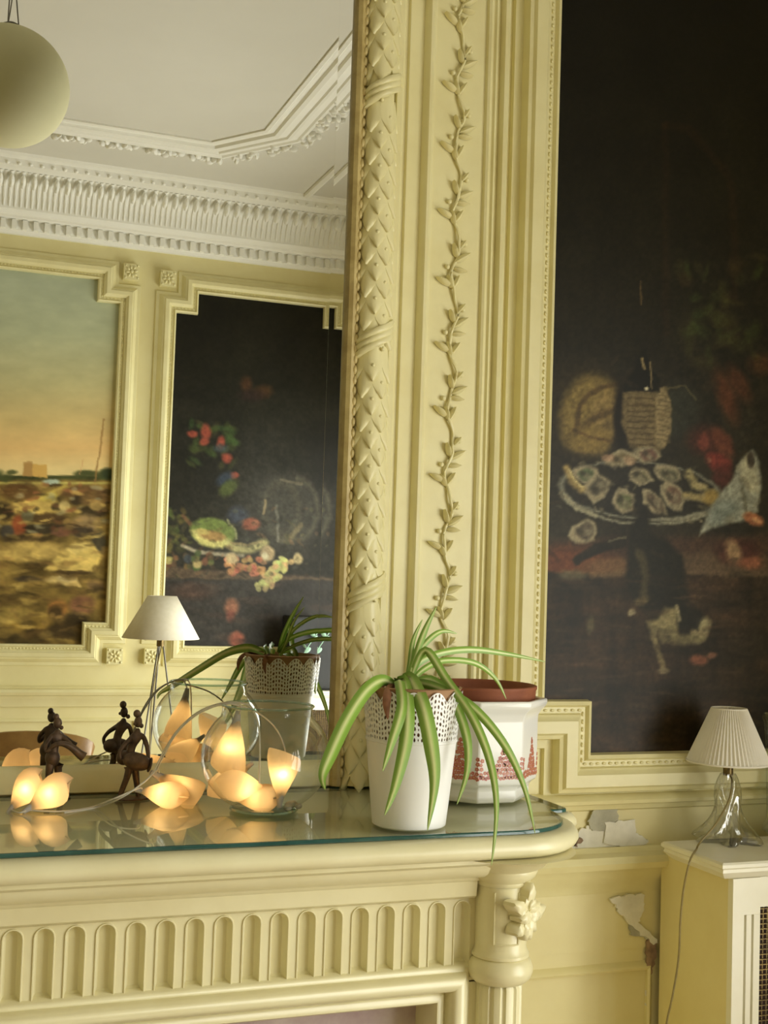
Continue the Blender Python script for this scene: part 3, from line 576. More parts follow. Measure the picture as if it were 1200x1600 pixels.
def paint_harbour(px):
    C = Canvas(px, 4); x, y = px[:, 0], px[:, 1]
    ys = [400, 520, 600, 660, 700, 738]; cs = np.array([(138, 146, 130), (142, 146, 120), (150, 144, 106), (166, 146, 98), (176, 146, 96), (178, 160, 112)])
    C.c = np.stack([np.interp(y, ys, cs[:, k]) for k in range(3)], 1); C.c *= (.94+.12*fbm(px*np.array([1, 3.]), 60, 2))[:, None]
    g = np.clip((y-742)/4, 0, 1); n = fbm(px*np.array([.55, 1.]), 26, 6); n2 = fbm(px*np.array([.6, 1.]), 12, 8)
    base = np.array([150, 126, 66])*n[:, None]+np.array([44, 34, 16])*(1-n)[:, None]; C.c = C.c*(1-g[:, None])+base*g[:, None]
    C.fill((46, 52, 28), np.clip((y-742)/2, 0, 1)*np.clip((752-y)/5, 0, 1)*.9); C.fill((150, 142, 78), np.clip((y-752)/2, 0, 1)*np.clip((758-y)/3, 0, 1)*.8)
    for i in range(26):
        r = random.Random(i+40); C.ell(r.uniform(-260, 176), r.uniform(738, 748), r.uniform(6, 16), r.uniform(3, 7), (58, 62, 34), 0, .7, .9)
    C.ell(170, 740, 12, 10, (46, 54, 34), 0, .5); C.poly([(36, 726), (72, 726), (74, 746), (36, 744)], (164, 132, 72), 2); C.poly([(36, 724), (50, 722), (50, 746), (36, 744)], (134, 104, 62), 2, .8)
    C.line([(163, 655), (149, 752)], 1.8, (120, 92, 54)); C.line([(131, 718), (125, 742)], 1.2, (160, 118, 80), .7); C.ell(80, 752, 12, 4, (130, 140, 124), 0, .5)
    C.poly([(50, 782), (75, 770), (100, 757), (110, 760), (90, 775), (85, 785)], (166, 148, 70), 4, .9); C.poly([(20, 785), (90, 782), (110, 800), (20, 806)], (168, 144, 78), 6, .8)
    def blob(cx, cy, rx, ry, col, rot=0): C.ell(cx, cy, rx, ry, col, rot, .5, .92)
    blob(130, 768, 40, 9, (80, 58, 34)); blob(30, 768, 30, 12, (74, 52, 28)); blob(8, 800, 12, 14, (40, 32, 20)); blob(90, 792, 10, 8, (48, 42, 26)); blob(100, 790, 8, 9, (150, 132, 84)); blob(120, 782, 12, 8, (44, 36, 24)); blob(150, 782, 24, 12, (86, 66, 38)); blob(145, 800, 22, 9, (48, 40, 24)); blob(150, 790, 12, 7, (140, 116, 66)); blob(70, 810, 34, 7, (58, 44, 26)); blob(60, 826, 50, 8, (46, 40, 28))
    blob(30, 820, 11, 16, (112, 58, 34)); blob(42, 806, 9, 10, (84, 78, 52)); blob(12, 832, 12, 12, (56, 52, 46)); blob(95, 832, 14, 8, (104, 70, 52)); blob(130, 822, 24, 16, (126, 104, 70), -15); blob(128, 832, 20, 8, (52, 44, 32)); blob(155, 848, 12, 18, (52, 48, 36)); blob(40, 842, 40, 6, (58, 46, 28))
    blob(45, 862, 60, 16, (150, 128, 72)); C.poly([(70, 890), (90, 868), (118, 848), (145, 852), (160, 870), (150, 892), (110, 895)], (166, 144, 80), 5); blob(122, 858, 22, 8, (186, 164, 96), -20); blob(115, 895, 30, 4, (64, 50, 28)); C.poly([(65, 905), (95, 898), (120, 904), (126, 918), (90, 914)], (162, 142, 90), 5); blob(105, 904, 14, 5, (190, 172, 120)); blob(45, 905, 22, 5, (54, 46, 34)); blob(95, 922, 40, 6, (66, 56, 30)); blob(150, 915, 14, 10, (92, 74, 48))
    blob(60, 930, 90, 12, (104, 86, 44)); blob(90, 950, 16, 14, (128, 90, 48)); blob(86, 960, 12, 14, (56, 44, 26)); blob(128, 945, 20, 14, (104, 72, 52)); blob(118, 968, 18, 12, (44, 36, 24)); blob(50, 975, 40, 18, (116, 94, 44)); blob(60, 990, 26, 8, (62, 48, 26)); blob(20, 960, 30, 12, (122, 104, 54)); blob(30, 1002, 40, 6, (58, 48, 26)); blob(100, 985, 26, 14, (48, 38, 22))
    dabs(C, 420, 25, -420, 178, 756, 840, [(150, 128, 70), (60, 44, 24), (96, 76, 42), (40, 32, 20), (120, 96, 54), (110, 70, 44), (132, 126, 96)], (3, 12), (1.5, 4.5), .75, 15)
    dabs(C, 380, 26, -420, 178, 835, 1012, [(156, 134, 74), (64, 50, 26), (104, 84, 44), (44, 36, 20), (132, 106, 60), (90, 70, 38)], (5, 20), (2, 6), .65, 18)
    C.c = np.where(g[:, None] > .5, C.c*(.72+.56*n2[:, None]), C.c*(.97+.06*n2[:, None]))
    return C.c
make_canvas('oil_painting', 'dark still life of oysters, fowl and wicker flask right of mirror', 1.006, 1.70, 1.143, 2.57, .091, YB, -1, .0026, paint_oysters, 1.12, .8)
make_canvas('oil_painting', 'still life of cut melon and grapes reflected in the mirror', .945, 1.657, 1.143, 2.566, .087, YF, 1, .0040, paint_melon, 1.08, .78)
make_canvas('oil_painting', 'harbour landscape with pale evening sky reflected in the mirror', -.725, .725, 1.143, 2.576, .087, YF, 1, .0045, paint_harbour, 1.75)

# ================================================================== OVERMANTEL: mirror and carved pilaster
ZB = 1.112            # top of the mantel under the overmantel
MZ0, MZ1 = 1.150, 2.66
mir = thing('overmantel_mirror', 'large wall mirror above the mantelpiece reflecting the room', 'mirror', (0, YM, ZB))
def mloc(mb_): mb_.v = [(x, y-YM, z-ZB) for x, y, z in mb_.v]; return mb_
mloc(MB().box(-.597, .597, YM, YM+.006, MZ0, MZ1)).build('mirror_glass', 'mirror', mir, 0)
tl = math.tan(math.radians(.42))
for s_ in (1, -1):
    a, b_ = s_*.597, s_*.622
    mb = MB().add([(a, YM-.0002, MZ0), (b_, YM-.0002-.025*tl, MZ0), (b_, YM-.0002-.025*tl, MZ1), (a, YM-.0002, MZ1), (a, YM+.006, MZ0), (b_, YM+.006, MZ0), (b_, YM+.006, MZ1), (a, YM+.006, MZ1)], [(0, 1, 2, 3), (4, 7, 6, 5), (0, 4, 5, 1), (3, 2, 6, 7), (1, 5, 6, 2), (0, 3, 7, 4)])
    mloc(mb).build('bevelled_edge', 'mirror', mir, 0)
# bottom board of the frame
mloc(MB().extrude_x([(YM+.01, ZB), (YM-.008, ZB), (YM-.008, ZB+.03), (YM-.004, ZB+.036), (YM-.001, ZB+.0385), (YM+.01, ZB+.0385)], -.622, .622)).build('bottom_rail', 'trim', mir)
mloc(MB().box(-.622, .622, YM-.02, YM+.01, MZ1, MZ1+.05)).build('top_rail', 'trim', mir)
GP = [(.6215, YM+.010), (.6215, 1.846), (.624, 1.838), (.630, 1.834), (.636, 1.836), (.640, 1.842), (.6458, 1.846), (.6458, YM+.010)]
for s_ in (1, -1): mloc(MB().extrude_z([(s_*x, y) for x, y in GP], ZB, MZ1)).build('gilded_edge', 'gilt', mir, 30)
PP = [(.646, YM+.010), (.646, 1.846), (.692, 1.845), (.694, 1.838), (.703, 1.838), (.706, 1.841), (.711, 1.841), (.713, 1.836), (.716, 1.836), (.719, 1.845), (.741, 1.845), (.744, 1.836), (.748, 1.832), (.753, 1.832), (.757, 1.837), (.760, 1.838), (.763, 1.846),
      (.852, 1.846), (.854, 1.840), (.858, 1.838), (.862, 1.841), (.864, 1.841), (.867, 1.837), (.872, 1.8405), (.877, 1.843), (.880, 1.830), (.886, 1.829), (.890, 1.833), (.890, YB)]
pil = []
for s_ in (1, -1):
    pr = [(s_*x, y) for x, y in PP]+[(s_*.646, YB)]
    o_ = struct(MB().extrude_z(pr, ZB, ZC-.01).build('trim_%d' % (12 if s_ > 0 else 13), 'trim', None, 30), 'yellow carved pilaster with leaf garland and vine right of the mirror' if s_ > 0 else 'plain left pilaster of the mirror surround, out of sight', 'pilaster'); pil.append(o_)
P1 = pil[0]
# inner bead along the mirror edge: small carved beads, each fine
bd = MB().ball((0, 0, 0), (.0042, .004, .0075), 7, 5).mesh('carved_bead', 'gilt', 60)
z = ZB+.02; k_ = 0
while z < 2.50:
    inst('carved_bead', bd, mir, Matrix.Translation((.6375, 1.8375-YM, z-ZB))); z += .0165; k_ += 1
# half-round core of the leaf garland
CXT, CYT, RT = .669, 1.848, .0225
core = MB(); nz_ = 2
vs = [(CXT+RT*math.cos(PI+PI*i/12), CYT+RT*1.05*math.sin(PI+PI*i/12), zz) for zz in (ZB, 2.75) for i in range(13)]
core.add(vs, [(i, i+1, 14+i, 13+i) for i in range(12)]); core.build('garland_core', 'trim', P1, 60)
# one laurel leaf wrapped on the half-round, pointing down
def laurel(half_w, L, lift):
    mb_ = MB(); rows = 7; cols = 5; vs = []
    for j in range(rows):
        t_ = j/(rows-1); wv = half_w*math.sin(PI*min(1, .16+.84*t_)**.9)**.8 if j < rows-1 else 0.0005
        for i in range(cols):
            s_ = -1+2*i/(cols-1); ang = s_*wv/RT; rr = RT+.0012+lift*(t_**1.3)*(1-.35*s_*s_)+(.0016 if i == 2 else 0)*(1-t_)
            vs.append((rr*math.sin(ang), -rr*math.cos(ang)*1.05, -t_*L))
    fs = [(j*cols+i, j*cols+i+1, (j+1)*cols+i+1, (j+1)*cols+i) for j in range(rows-1) for i in range(cols-1)]
    fs += [((rows-1)*cols+1, (rows-1)*cols+2, (rows-1)*cols+3)]
    # underside rim so the leaf has a real edge
    n0 = len(vs)
    for (x_, y_, z_) in list(vs):
        k2 = (RT-.002)/math.hypot(x_, y_/1.05); vs.append((x_*k2, y_*k2, z_))
    rim = [j*cols for j in range(rows)]+[(rows-1)*cols+i for i in range(1, cols)]+[j*cols+cols-1 for j in range(rows-2, -1, -1)]
    fs += [(rim[i], rim[i]+n0, rim[i+1]+n0, rim[i+1]) for i in range(len(rim)-1)]
    mb_.add(vs, fs); return mb_.mesh('laurel_leaf', 'trim', 50)
leafA = laurel(.0155, .058, .0075); berry = MB().ball((0, 0, 0), .0034, 7, 5).mesh('laurel_berry', 'trim', 60)
binds = [1.405, 1.805, 2.205, 2.605]
z = 2.62; row = 0
while z > ZB+.05:
    near = min(abs(z-.026-b_) for b_ in binds)
    if near > .019:
        angs = (-48, 18, 84) if row % 2 == 0 else (-80, -15, 51)
        for a in angs:
            inst('laurel_leaf', leafA, P1, Matrix.Translation((CXT, CYT, z))@Matrix.Rotation(math.radians(a), 4, 'Z'))
        for a in ((-15, ) if row % 2 == 0 else (18, )):
            r_ = RT+.004; inst('laurel_berry', berry, P1, Matrix.Translation((CXT+r_*math.sin(math.radians(a)), CYT-r_*1.05*math.cos(math.radians(a)), z-.006)))
    z -= .0265; row += 1
for b_ in binds:                      # ribbon bands tied round the garland
    for k_ in range(3):
        pts = [(CXT+(RT+.006)*math.cos(PI+PI*i/10), CYT+(RT+.006)*1.05*math.sin(PI+PI*i/10), b_-.026+k_*.010+.046*(i/10)) for i in range(11)]
        MB().tube(pts, .0058, 6).build('ribbon', 'trim', P1, 60)
# vine on the middle panel: stem, leaves, berries
VX = .806; VY = 1.846; PER = .1075
stem = []
zz = ZB
while zz < 2.62:
    ph = 2*PI*(zz-1.2)/PER; stem.append((VX+.0065*math.sin(ph)+.0015*math.sin(2.3*ph), VY-.005-.002*math.cos(ph*1.5), zz)); zz += .006
MB().tube(stem, .0026, 6).build('vine_stem', 'trim', P1, 60)
def vleaf(L, wd):
    mb_ = MB(); rows = 7; vs = []
    for j in range(rows):
        t_ = j/(rows-1); ww = wd*(2.35*t_**.62*(1-t_)**.85+.06*(1-t_)); y_ = -.002-.008*math.sin(PI*t_*.8)
        for i in range(5):
            s_ = -1+i*.5; vs.append((s_*ww, y_-(.0035*(1-abs(s_))-.001 if abs(s_) < .9 else -.0035), t_*L))
    fs = [(j*5+i, j*5+i+1, (j+1)*5+i+1, (j+1)*5+i) for j in range(rows-1) for i in range(4)]
    n0 = len(vs); vs += [(x_, .0005, z_) for (x_, y_, z_) in vs]
    rim = [j*5 for j in range(rows)]+[(rows-1)*5+i for i in range(1, 5)]+[j*5+4 for j in range(rows-2, -1, -1)]+[3, 2, 1, 0]
    fs += [(rim[i], rim[i]+n0, rim[i+1]+n0, rim[i+1]) for i in range(len(rim)-1)]
    mb_.add(vs, fs); return mb_.mesh('vine_leaf', 'trim', 60)
VL = [vleaf(.031, .0055), vleaf(.024, .0046), vleaf(.018, .0040)]; vb = MB().ball((0, 0, 0), .0042, 8, 6).mesh('vine_berry', 'trim', 60)
rv = random.Random(5)
zz = ZB+.03
while zz < 2.58:
    ph0 = 2*PI*(zz-1.2)/PER
    def sx_(z_): return VX+.0065*math.sin(2*PI*(z_-1.2)/PER)
    def put(kind, dz, ang):
        z_ = zz+dz+rv.uniform(-.003, .003); inst('vine_leaf', VL[kind], P1, Matrix.Translation((sx_(z_), VY-.002, z_))@Matrix.Rotation(math.radians(ang+rv.uniform(-8, 8)), 4, 'Y'))
    put(0, .020, -62); put(1, .010, -28); put(1, .014, 26)          # left pair, small right
    put(1, .064, -24); put(0, .058, 58); put(1, .050, 95); put(2, .082, 30)
    for dz, sgn_ in ((.048, -1), (.088, 1)):
        inst('vine_berry', vb, P1, Matrix.Translation((sx_(zz+dz)+sgn_*.010, VY-.004, zz+dz)))
    zz += PER

# ================================================================== MANTELPIECE
man = thing('mantelpiece', 'cream painted fireplace mantelpiece with fluted frieze and column', 'mantelpiece', (0, 1.6, 0))
def nloc(mb_): mb_.v = [(x, y-1.6, z) for x, y, z in mb_.v]; return mb_
GT = 1.110; GTH = .0062        # glass top surface, thickness
ST = GT-GTH                    # shelf top
def plan(front, a, b_, cx, cyy, xl, ylug, back, r=.012, sym=True):
    right = [(cx+a*math.sin(t_), cyy-b_*math.cos(t_)) for t_ in [PI/2*k_/10 for k_ in range(11)]]
    right += [(cx+a, ylug-.004), (cx+a+.003, ylug), (xl-r, ylug), (xl-r*.3, ylug+r*.3), (xl, ylug+r), (xl, back)]
    left = [(-x_, y_) for x_, y_ in reversed(right)]
    return left+right
sp = plan(1.457, .122, .135, .765, 1.600, .918, 1.612, YM+.006)
shelf_prof = [(-.004, ST), (.004, ST-.003), (.009, ST-.010), (.010, ST-.016), (.007, ST-.022), (0, ST-.027), (-.008, ST-.029)]
nloc(MB().sweep(sp, shelf_prof, lambda x, y, h: (x, y, h), True, cap='loop', outward=1)).build('shelf', 'mantel', man, 40)
zs = ST-.029
bed = [(1.478, zs), (1.478, zs-.006), (1.484, zs-.010), (1.490, zs-.011), (1.491, zs-.016), (1.497, zs-.024), (1.508, zs-.030), (1.522, zs-.034), (1.524, zs-.038), (1.528, zs-.040), (1.531, zs-.060), (1.536, zs-.064), (1.545, zs-.064), (1.66, zs-.064), (1.66, zs)]
nloc(MB().extrude_x(bed, -.728, .728)).build('bed_moulding', 'mantel', man, 40)
# fluted frieze
FY = 1.545; FZ0, FZ1 = .898, zs-.062; FWD, FHT = .0105, .083; FB = .922; PITCH = .0362
xs_f = [.135+PITCH*i for i in range(17)]; xs_f += [-x for x in xs_f]; xs_f += [.135-PITCH*i for i in range(1, 4)]+[-.135+PITCH*i for i in range(1, 4)]; xs_f = sorted(xs_f)
def archpts(hw, z0, z1, n=8): return [(-hw, z0), (hw, z0)]+[(hw*math.cos(PI*k_/n), z1-hw+hw*math.sin(PI*k_/n)) for k_ in range(n+1)]
fr = MB(); edges = [xs_f[0]-.03]+[(a+b_)/2 for a, b_ in zip(xs_f[:-1], xs_f[1:])]+[xs_f[-1]+.026]
for xf, e0, e1 in zip(xs_f, edges[:-1], edges[1:]):
    A = archpts(FWD+.0022, FB-.002, FB+FHT+.0022); n = len(A); vs = [(xf+a, FY, b_) for a, b_ in A]
    out = []
    for a, b_ in A:                      # outer ring on the bay rectangle
        if b_ <= FB: out.append((e0 if a < 0 else e1, FY, FZ0))
        else:
            k_ = A.index((a, b_))-2; ang = PI*k_/8
            if k_ <= 2: q = (e1, FB+FHT*(.80+.1*k_) if k_ < 2 else FZ1)
            elif k_ >= 6: q = (e0, FZ1 if k_ == 6 else FB+FHT*(.80+.1*(8-k_)))
            else: q = (xf+(e1-xf)*math.cos(ang)*1.2, FZ1)
            out.append((q[0], FY, q[1]))
    fr.add(vs+out, [(i, (i+1) % n, n+(i+1) % n, n+i) for i in range(n)])
fr.add([(edges[0], FY, FZ0), (edges[-1], FY, FZ0), (edges[-1], FY, FZ1), (edges[0], FY, FZ1), (edges[0], 1.58, FZ0), (edges[-1], 1.58, FZ0), (edges[-1], 1.58, FZ1), (edges[0], 1.58, FZ1)], [(4, 5, 6, 7), (0, 1, 5, 4), (3, 7, 6, 2), (0, 4, 7, 3), (1, 2, 6, 5)])
nloc(fr).build('frieze', 'mantel', man, 20)
fl = MB(); rings = [(FWD+.0024, FHT+.0024, -.002, 0), (FWD+.0018, FHT+.0018, -.002, -.0016), (FWD+.0006, FHT+.0006, -.0006, -.0016), (FWD, FHT, 0, .001), (FWD-.0016, FHT-.0016, .002, .008), (FWD-.004, FHT-.004, .005, .011)]
vs = []
for (hw, ht, zo, dy) in rings:
    vs += [(a, dy, b_) for a, b_ in archpts(hw, zo, ht)]
n = 11; fs = [(r_*n+i, r_*n+(i+1) % n, (r_+1)*n+(i+1) % n, (r_+1)*n+i) for r_ in range(len(rings)-1) for i in range(n)]+[tuple(range(5*n, 6*n))]
flm_ = fl.add(vs, fs).mesh('flute', 'mantel', 40)
for xf in xs_f: inst('flute', flm_, man, Matrix.Translation((xf, FY-1.6, FB)))
# end stiles, inner roll frame, marble slip, firebox
for s_ in (-1, 1):
    nloc(MB().box(min(s_*.738, s_*.752), max(s_*.738, s_*.752), 1.538, 1.66, 0, zs-.063)).build('stile', 'mantel', man)
    nloc(MB().box(min(s_*.715, s_*.740), max(s_*.715, s_*.740), 1.545, 1.66, 0, FZ0+.002)).build('stile', 'mantel', man)
nloc(MB().box(-.738, .738, 1.549, 1.66, .880, FZ0+.001)).build('frame_backing', 'mantel', man)
roll = [(-.006, 0), (-.004, -.010), (0, -.014)]+[(.004+.012*(1-math.cos(PI*k_/8)), -.014-.018*math.sin(PI*k_/8)*.9) for k_ in range(9)]+[(.030, -.008), (.034, -.012), (.042, -.012), (.046, -.004), (.048, .06)]
nloc(MB().sweep([(.722, 0), (.722, .918), (-.722, .918), (-.722, 0)], roll, lambda u, v, h: (u, 1.552+h, v), False, outward=-1)).build('inner_frame', 'mantel', man, 50)
mb = MB(); mb.box(-.675, -.52, 1.60, 1.64, 0, .873); mb.box(.52, .675, 1.60, 1.64, 0, .873); mb.box(-.52, .52, 1.60, 1.64, .76, .873)
nloc(mb).build('marble_slip', 'marble', man, 0)
nloc(MB().box(-.53, .53, 1.86, 1.895, 0, .78)).build('firebox_back', 'soot', man, 0)
# corner columns
KX, KY = .768, 1.537
def column(sg):
    c = bpy.data.objects.new('column', None); COL.objects.link(c); c.parent = man; c.location = (sg*KX, KY-1.6, 0)
    cap = [(.036, .0), (.0385, .003), (.0385, .006), (.045, .012), (.048, .018), (.048, .022), (.056, .026), (.062, .032), (.075, .040), (.090, .044), (.098, .046)]
    MB().lathe([(r_, z_+zs-.046) for r_, z_ in cap], n=40, cap1=True).build('capital', 'mantel', c, 40)
    die = [(.0355, .945), (.0355, zs-.046)]
    MB().lathe([(.0365, .9332), (.0392, .935), (.0392, .9385), (.0366, .942), (.0352, .947), (.0352, zs-.044)], n=40).build('die', 'mantel', c, 30)
    MB().lathe([(.0305, .899), (.035, .9005), (.0415, .906), (.0448, .914), (.0448, .920), (.0420, .928), (.039, .932), (.0365, .9335)], n=40).build('ring', 'mantel', c, 50)
    nf = 12
    MB().lathe([(.031, 0), (.031, .894), (.028, .901)], n=nf*8, rfun=lambda a, z_: 1-.10*(max(0, math.cos(nf*a+PI))**.5 if math.cos(nf*a+PI) > 0 else 0)).build('fluted_shaft', 'mantel', c, 45)
    # thin raised border on the die, facing front-left
    bp_ = []
    for (t0, z0), (t1, z1) in ((((-40), .955), ((-40), zs-.052)), (((-40), .955), ((15), .955)), (((15), .955), ((15), zs-.052))):
        pts = [(.0358*math.sin(math.radians(t0+(t1-t0)*k_/6))*sg, -.0358*math.cos(math.radians(t0+(t1-t0)*k_/6)), z0+(z1-z0)*k_/6) for k_ in range(7)]
        MB().tube(pts, .0012, 5).build('border', 'mantel', c, 60)
    # carved foliage on the outer corner
    lm = MB(); vs = []
    for j in range(6):
        t_ = j/5; ww = .0075*math.sin(PI*(.08+.86*t_))**.8
        for i in range(3): vs.append(((i-1)*ww, -.004-.009*math.sin(PI*t_*.75)-(.003 if i == 1 else 0), t_*.030))
    lm.add(vs, [(j*3+i, j*3+i+1, (j+1)*3+i+1, (j+1)*3+i) for j in range(5) for i in range(2)])
    vs2 = [(x_, .004, z_) for x_, y_, z_ in vs]; o0 = len(vs); lm.add(vs2, []); rim = [0, 3, 6, 9, 12, 15, 16, 17, 14, 11, 8, 5, 2, 1, 0]
    lm.f += [(rim[i], rim[i]+o0, rim[i+1]+o0, rim[i+1]) for i in range(len(rim)-1)]
    lme = lm.mesh('acanthus_leaf', 'mantel', 60)
    base = Matrix.Rotation(math.radians(30*sg), 4, 'Z')@Matrix.Translation((0, -.033, .993))
    for a, k_ in ((0, 1.0), (48, .95), (-48, .95), (95, .9), (-95, .9), (140, .85), (-140, .85), (180, 1.1), (20, .6), (-25, .6), (165, .7), (205, .7), (70, 1.15), (-68, 1.1), (118, .7), (-116, .75), (10, 1.2)):
        inst('acanthus_leaf', lme, c, base@Matrix.Translation((.007*math.sin(a*1.7), -.002*math.cos(a), .009*math.cos(a*2.3)))@Matrix.Rotation(math.radians(a), 4, 'Y')@Matrix.Diagonal((1.15, 1.15, k_*1.15, 1)))
    MB().ball((0, 0, 0), (.007, .010, .007), 10, 7).build('flower_heart', 'mantel', c, 60).matrix_local = base@Matrix.Translation((0, -.006, 0))
for sg in (1, -1): column(sg)
# glass plate on the shelf
gp_ = plan(1.472, .110, .123, .765, 1.600, .908, 1.606, YM-.010)
gprof = [(-.0012, ST+.0002), (0, ST+.0012), (0, GT-.0012), (-.0012, GT)]
gt = thing('glass_sheet', 'clear green-edged glass sheet covering the mantel shelf', 'glass sheet', (0, 1.6, ST))
mb = MB(); n = len(gp_)
mb.add([(x, y-1.6, GT-ST) for x, y in gp_], [tuple(range(n))]); mb.build('glass_surface', 'topglass', gt, 0)
mb = MB().sweep([(x, y-1.6) for x, y in gp_], [(-.0025, .0002), (0, .0012), (0, GTH-.0010), (-.0010, GTH-.0001), (-.003, GTH-.0001)], lambda x, y, h: (x, y, h), True); mb.build('glass_edge', 'edgeglass', gt, 50)

# ================================================================== THINGS ON THE MANTEL
# ---- white pot with lace rim and spider plant
PX, PY = .631, 1.540; PH = .181; PR0, PR1 = .0485, .0665
plant = thing('potted_spider_plant', 'striped spider plant in a tall white pot with lace-cut rim', 'potted plant', (PX, PY, GT))
pr_ = lambda z_: PR0+(PR1-PR0)*z_/PH
pot = MB(); H0 = .112
pot.lathe([(.001, .0005), (PR0-.003, .0005), (PR0, .003)]+[(pr_(z_), z_) for z_ in (.03, .06, .09, H0-.001)]+[(pr_(H0)+.0012, H0), (pr_(H0)+.0012, H0+.003), (pr_(H0)-.001, H0+.003), (pr_(H0)-.0016, H0-.004), (pr_(.004)-.0016, .004), (.001, .004)], n=56)
poto = pot.build('pot', 'potwhite', plant, 40)
lace = MB(); NC = 78; NR = 9; PEAK = 13
def lace_top(a): return PH-.002-.013*(1-abs(math.cos(PEAK*a/2)))
for i in range(NC):
    a0, a1 = 2*PI*i/NC, 2*PI*(i+1)/NC
    for j in range(NR):
        def P_(u, v, ins=0):
            a = a0+(a1-a0)*u; z_ = H0+.003+(lace_top(a)-H0-.003)*(j+v)/NR; r_ = pr_(z_)-ins; return (r_*math.cos(a), r_*math.sin(a), z_)
        big = (i+j) % 2 == 0; h = .34 if big else .22; rot = PI/8+(.5 if (i//3+j) % 2 else 0)
        outer = [(0, 0), (.5, 0), (1, 0), (1, .5), (1, 1), (.5, 1), (0, 1), (0, .5)]
        inner = [(.5+h*math.cos(PI*1.25+k_*PI/4)*(1.1 if (i//3+j) % 2 else .8), .5+h*math.sin(PI*1.25+k_*PI/4)*1.15) for k_ in range(8)]
        lace.add([P_(*q) for q in outer]+[P_(*q) for q in inner]+[P_(*q, .0012) for q in inner]+[P_(*q, .0012) for q in outer],
                 [(k_, (k_+1) % 8, 8+(k_+1) % 8, 8+k_) for k_ in range(8)]+[(8+k_, 8+(k_+1) % 8, 16+(k_+1) % 8, 16+k_) for k_ in range(8)]+[(16+k_, 16+(k_+1) % 8, 24+(k_+1) % 8, 24+k_) for k_ in range(8)])
lace.build('lace_rim', 'potwhite', poto, 0)
MB().lathe([(.044, .02), (pr_(.12)-.006, .12), (pr_(.168)-.003, .172), (pr_(.175)-.002, .180), (pr_(.175)-.0005, .182), (pr_(.175)-.004, .183), (pr_(.16)-.008, .160)], n=40).build('inner_pot', 'clay', plant, 40)
MB().lathe([(.001, .166), (.03, .165), (pr_(.16)-.007, .161)], n=30).build('soil', 'soil', plant, 60)
def blade(pts, wd, n=6, mat='leaf', tw=0.0, name='leaf', parent=plant, org=(PX, PY, GT)):
    P = smoothpath(pts, n); N = len(P); vs = []; st = []; L = 0
    for i, p in enumerate(P):
        t_ = (P[min(i+1, N-1)]-P[max(i-1, 0)]).normalized(); view = Vector((0.35, 1, -.1)); 
        side = t_.cross(view)
        if side.length < .15: side = t_.cross(Vector((0, .3, 1)))
        side.normalize(); nrm = side.cross(t_).normalized()
        u = i/(N-1); ww = wd*(min(1, .55+u*2.2))*(1-max(0, (u-.55)/.45)**1.6)+.0004
        for k_, s_ in ((0, -1), (1, -.45), (2, 0), (3, .45), (4, 1)):
            vs.append(p+side*ww*s_+nrm*(abs(s_)*.35*ww)-Vector(org)); st.append(1-abs(s_))
    mb_ = MB(); mb_.add(vs, [(i*5+k_, i*5+k_+1, i*5+k_+6, i*5+k_+5) for i in range(N-1) for k_ in range(4)])
    o_ = mb_.build(name, mat, parent, 80); at_ = o_.data.attributes.new('stripe', 'FLOAT', 'POINT'); at_.data.foreach_set('value', st); return o_
def pxl(spec, wd):          # leaf from photo points, each with its depth
    blade([onY(x, y, Y) for x, y, Y in spec], wd)
C0 = (628, 1066, 1.535)
pxl([(618, 1072, 1.53), (598, 1063, 1.51), (572, 1080, 1.48), (542, 1125, 1.44), (516, 1180, 1.39), (504, 1212, 1.36), (508, 1234, 1.345)], .0082)
pxl([(624, 1074, 1.53), (630, 1064, 1.51), (637, 1105, 1.46), (634, 1160, 1.445), (618, 1228, 1.435), (601, 1274, 1.43)], .0085)
pxl([(624, 1074, 1.53), (624, 1062, 1.51), (628, 1105, 1.455), (612, 1160, 1.44), (598, 1205, 1.43)], .0065)
pxl([(632, 1072, 1.53), (640, 1060, 1.515), (660, 1100, 1.46), (674, 1165, 1.44), (679, 1225, 1.43), (668, 1298, 1.42)], .0095)
pxl([(640, 1074, 1.54), (655, 1067, 1.53), (692, 1078, 1.50), (742, 1108, 1.47), (790, 1166, 1.45), (820, 1232, 1.44), (836, 1302, 1.43)], .0056)
pxl([(640, 1066, 1.54), (664, 1016, 1.53), (698, 1062, 1.50), (738, 1120, 1.455), (766, 1190, 1.43), (776, 1265, 1.41), (768, 1352, 1.39)], .0054)
pxl([(640, 1070, 1.54), (672, 1062, 1.53), (706, 1090, 1.50), (729, 1150, 1.47), (730, 1205, 1.46), (714, 1257, 1.455)], .0058)
pxl([(638, 1068, 1.54), (648, 1030, 1.54), (664, 985, 1.545), (682, 948, 1.55)], .0042)
pxl([(640, 1066, 1.545), (652, 1024, 1.555), (672, 998, 1.565), (692, 986, 1.575), (714, 990, 1.58)], .0036)
pxl([(640, 1062, 1.54), (654, 1036, 1.55), (690, 1020, 1.56), (740, 1015, 1.575), (800, 1023, 1.585), (852, 1034, 1.59)], .0044)
pxl([(642, 1066, 1.545), (662, 1046, 1.56), (694, 1032, 1.58), (742, 1036, 1.60), (774, 1060, 1.61), (791, 1092, 1.615)], .0038)
pxl([(636, 1068, 1.55), (640, 1040, 1.56), (646, 1000, 1.57), (660, 968, 1.58)], .0030)
blade([onY(x, y, Y) for x, y, Y in ((616, 1068, 1.53), (607, 1080, 1.49), (604, 1100, 1.475), (606, 1124, 1.47))], .0050, name='withered_leaf', mat='brownleaf')
blade([onY(x, y, Y) for x, y, Y in ((600, 1074, 1.565), (584, 1068, 1.585), (572, 1072, 1.595), (567, 1084, 1.60), (569, 1100, 1.602))], .0050, name='withered_leaf', mat='brownleaf')

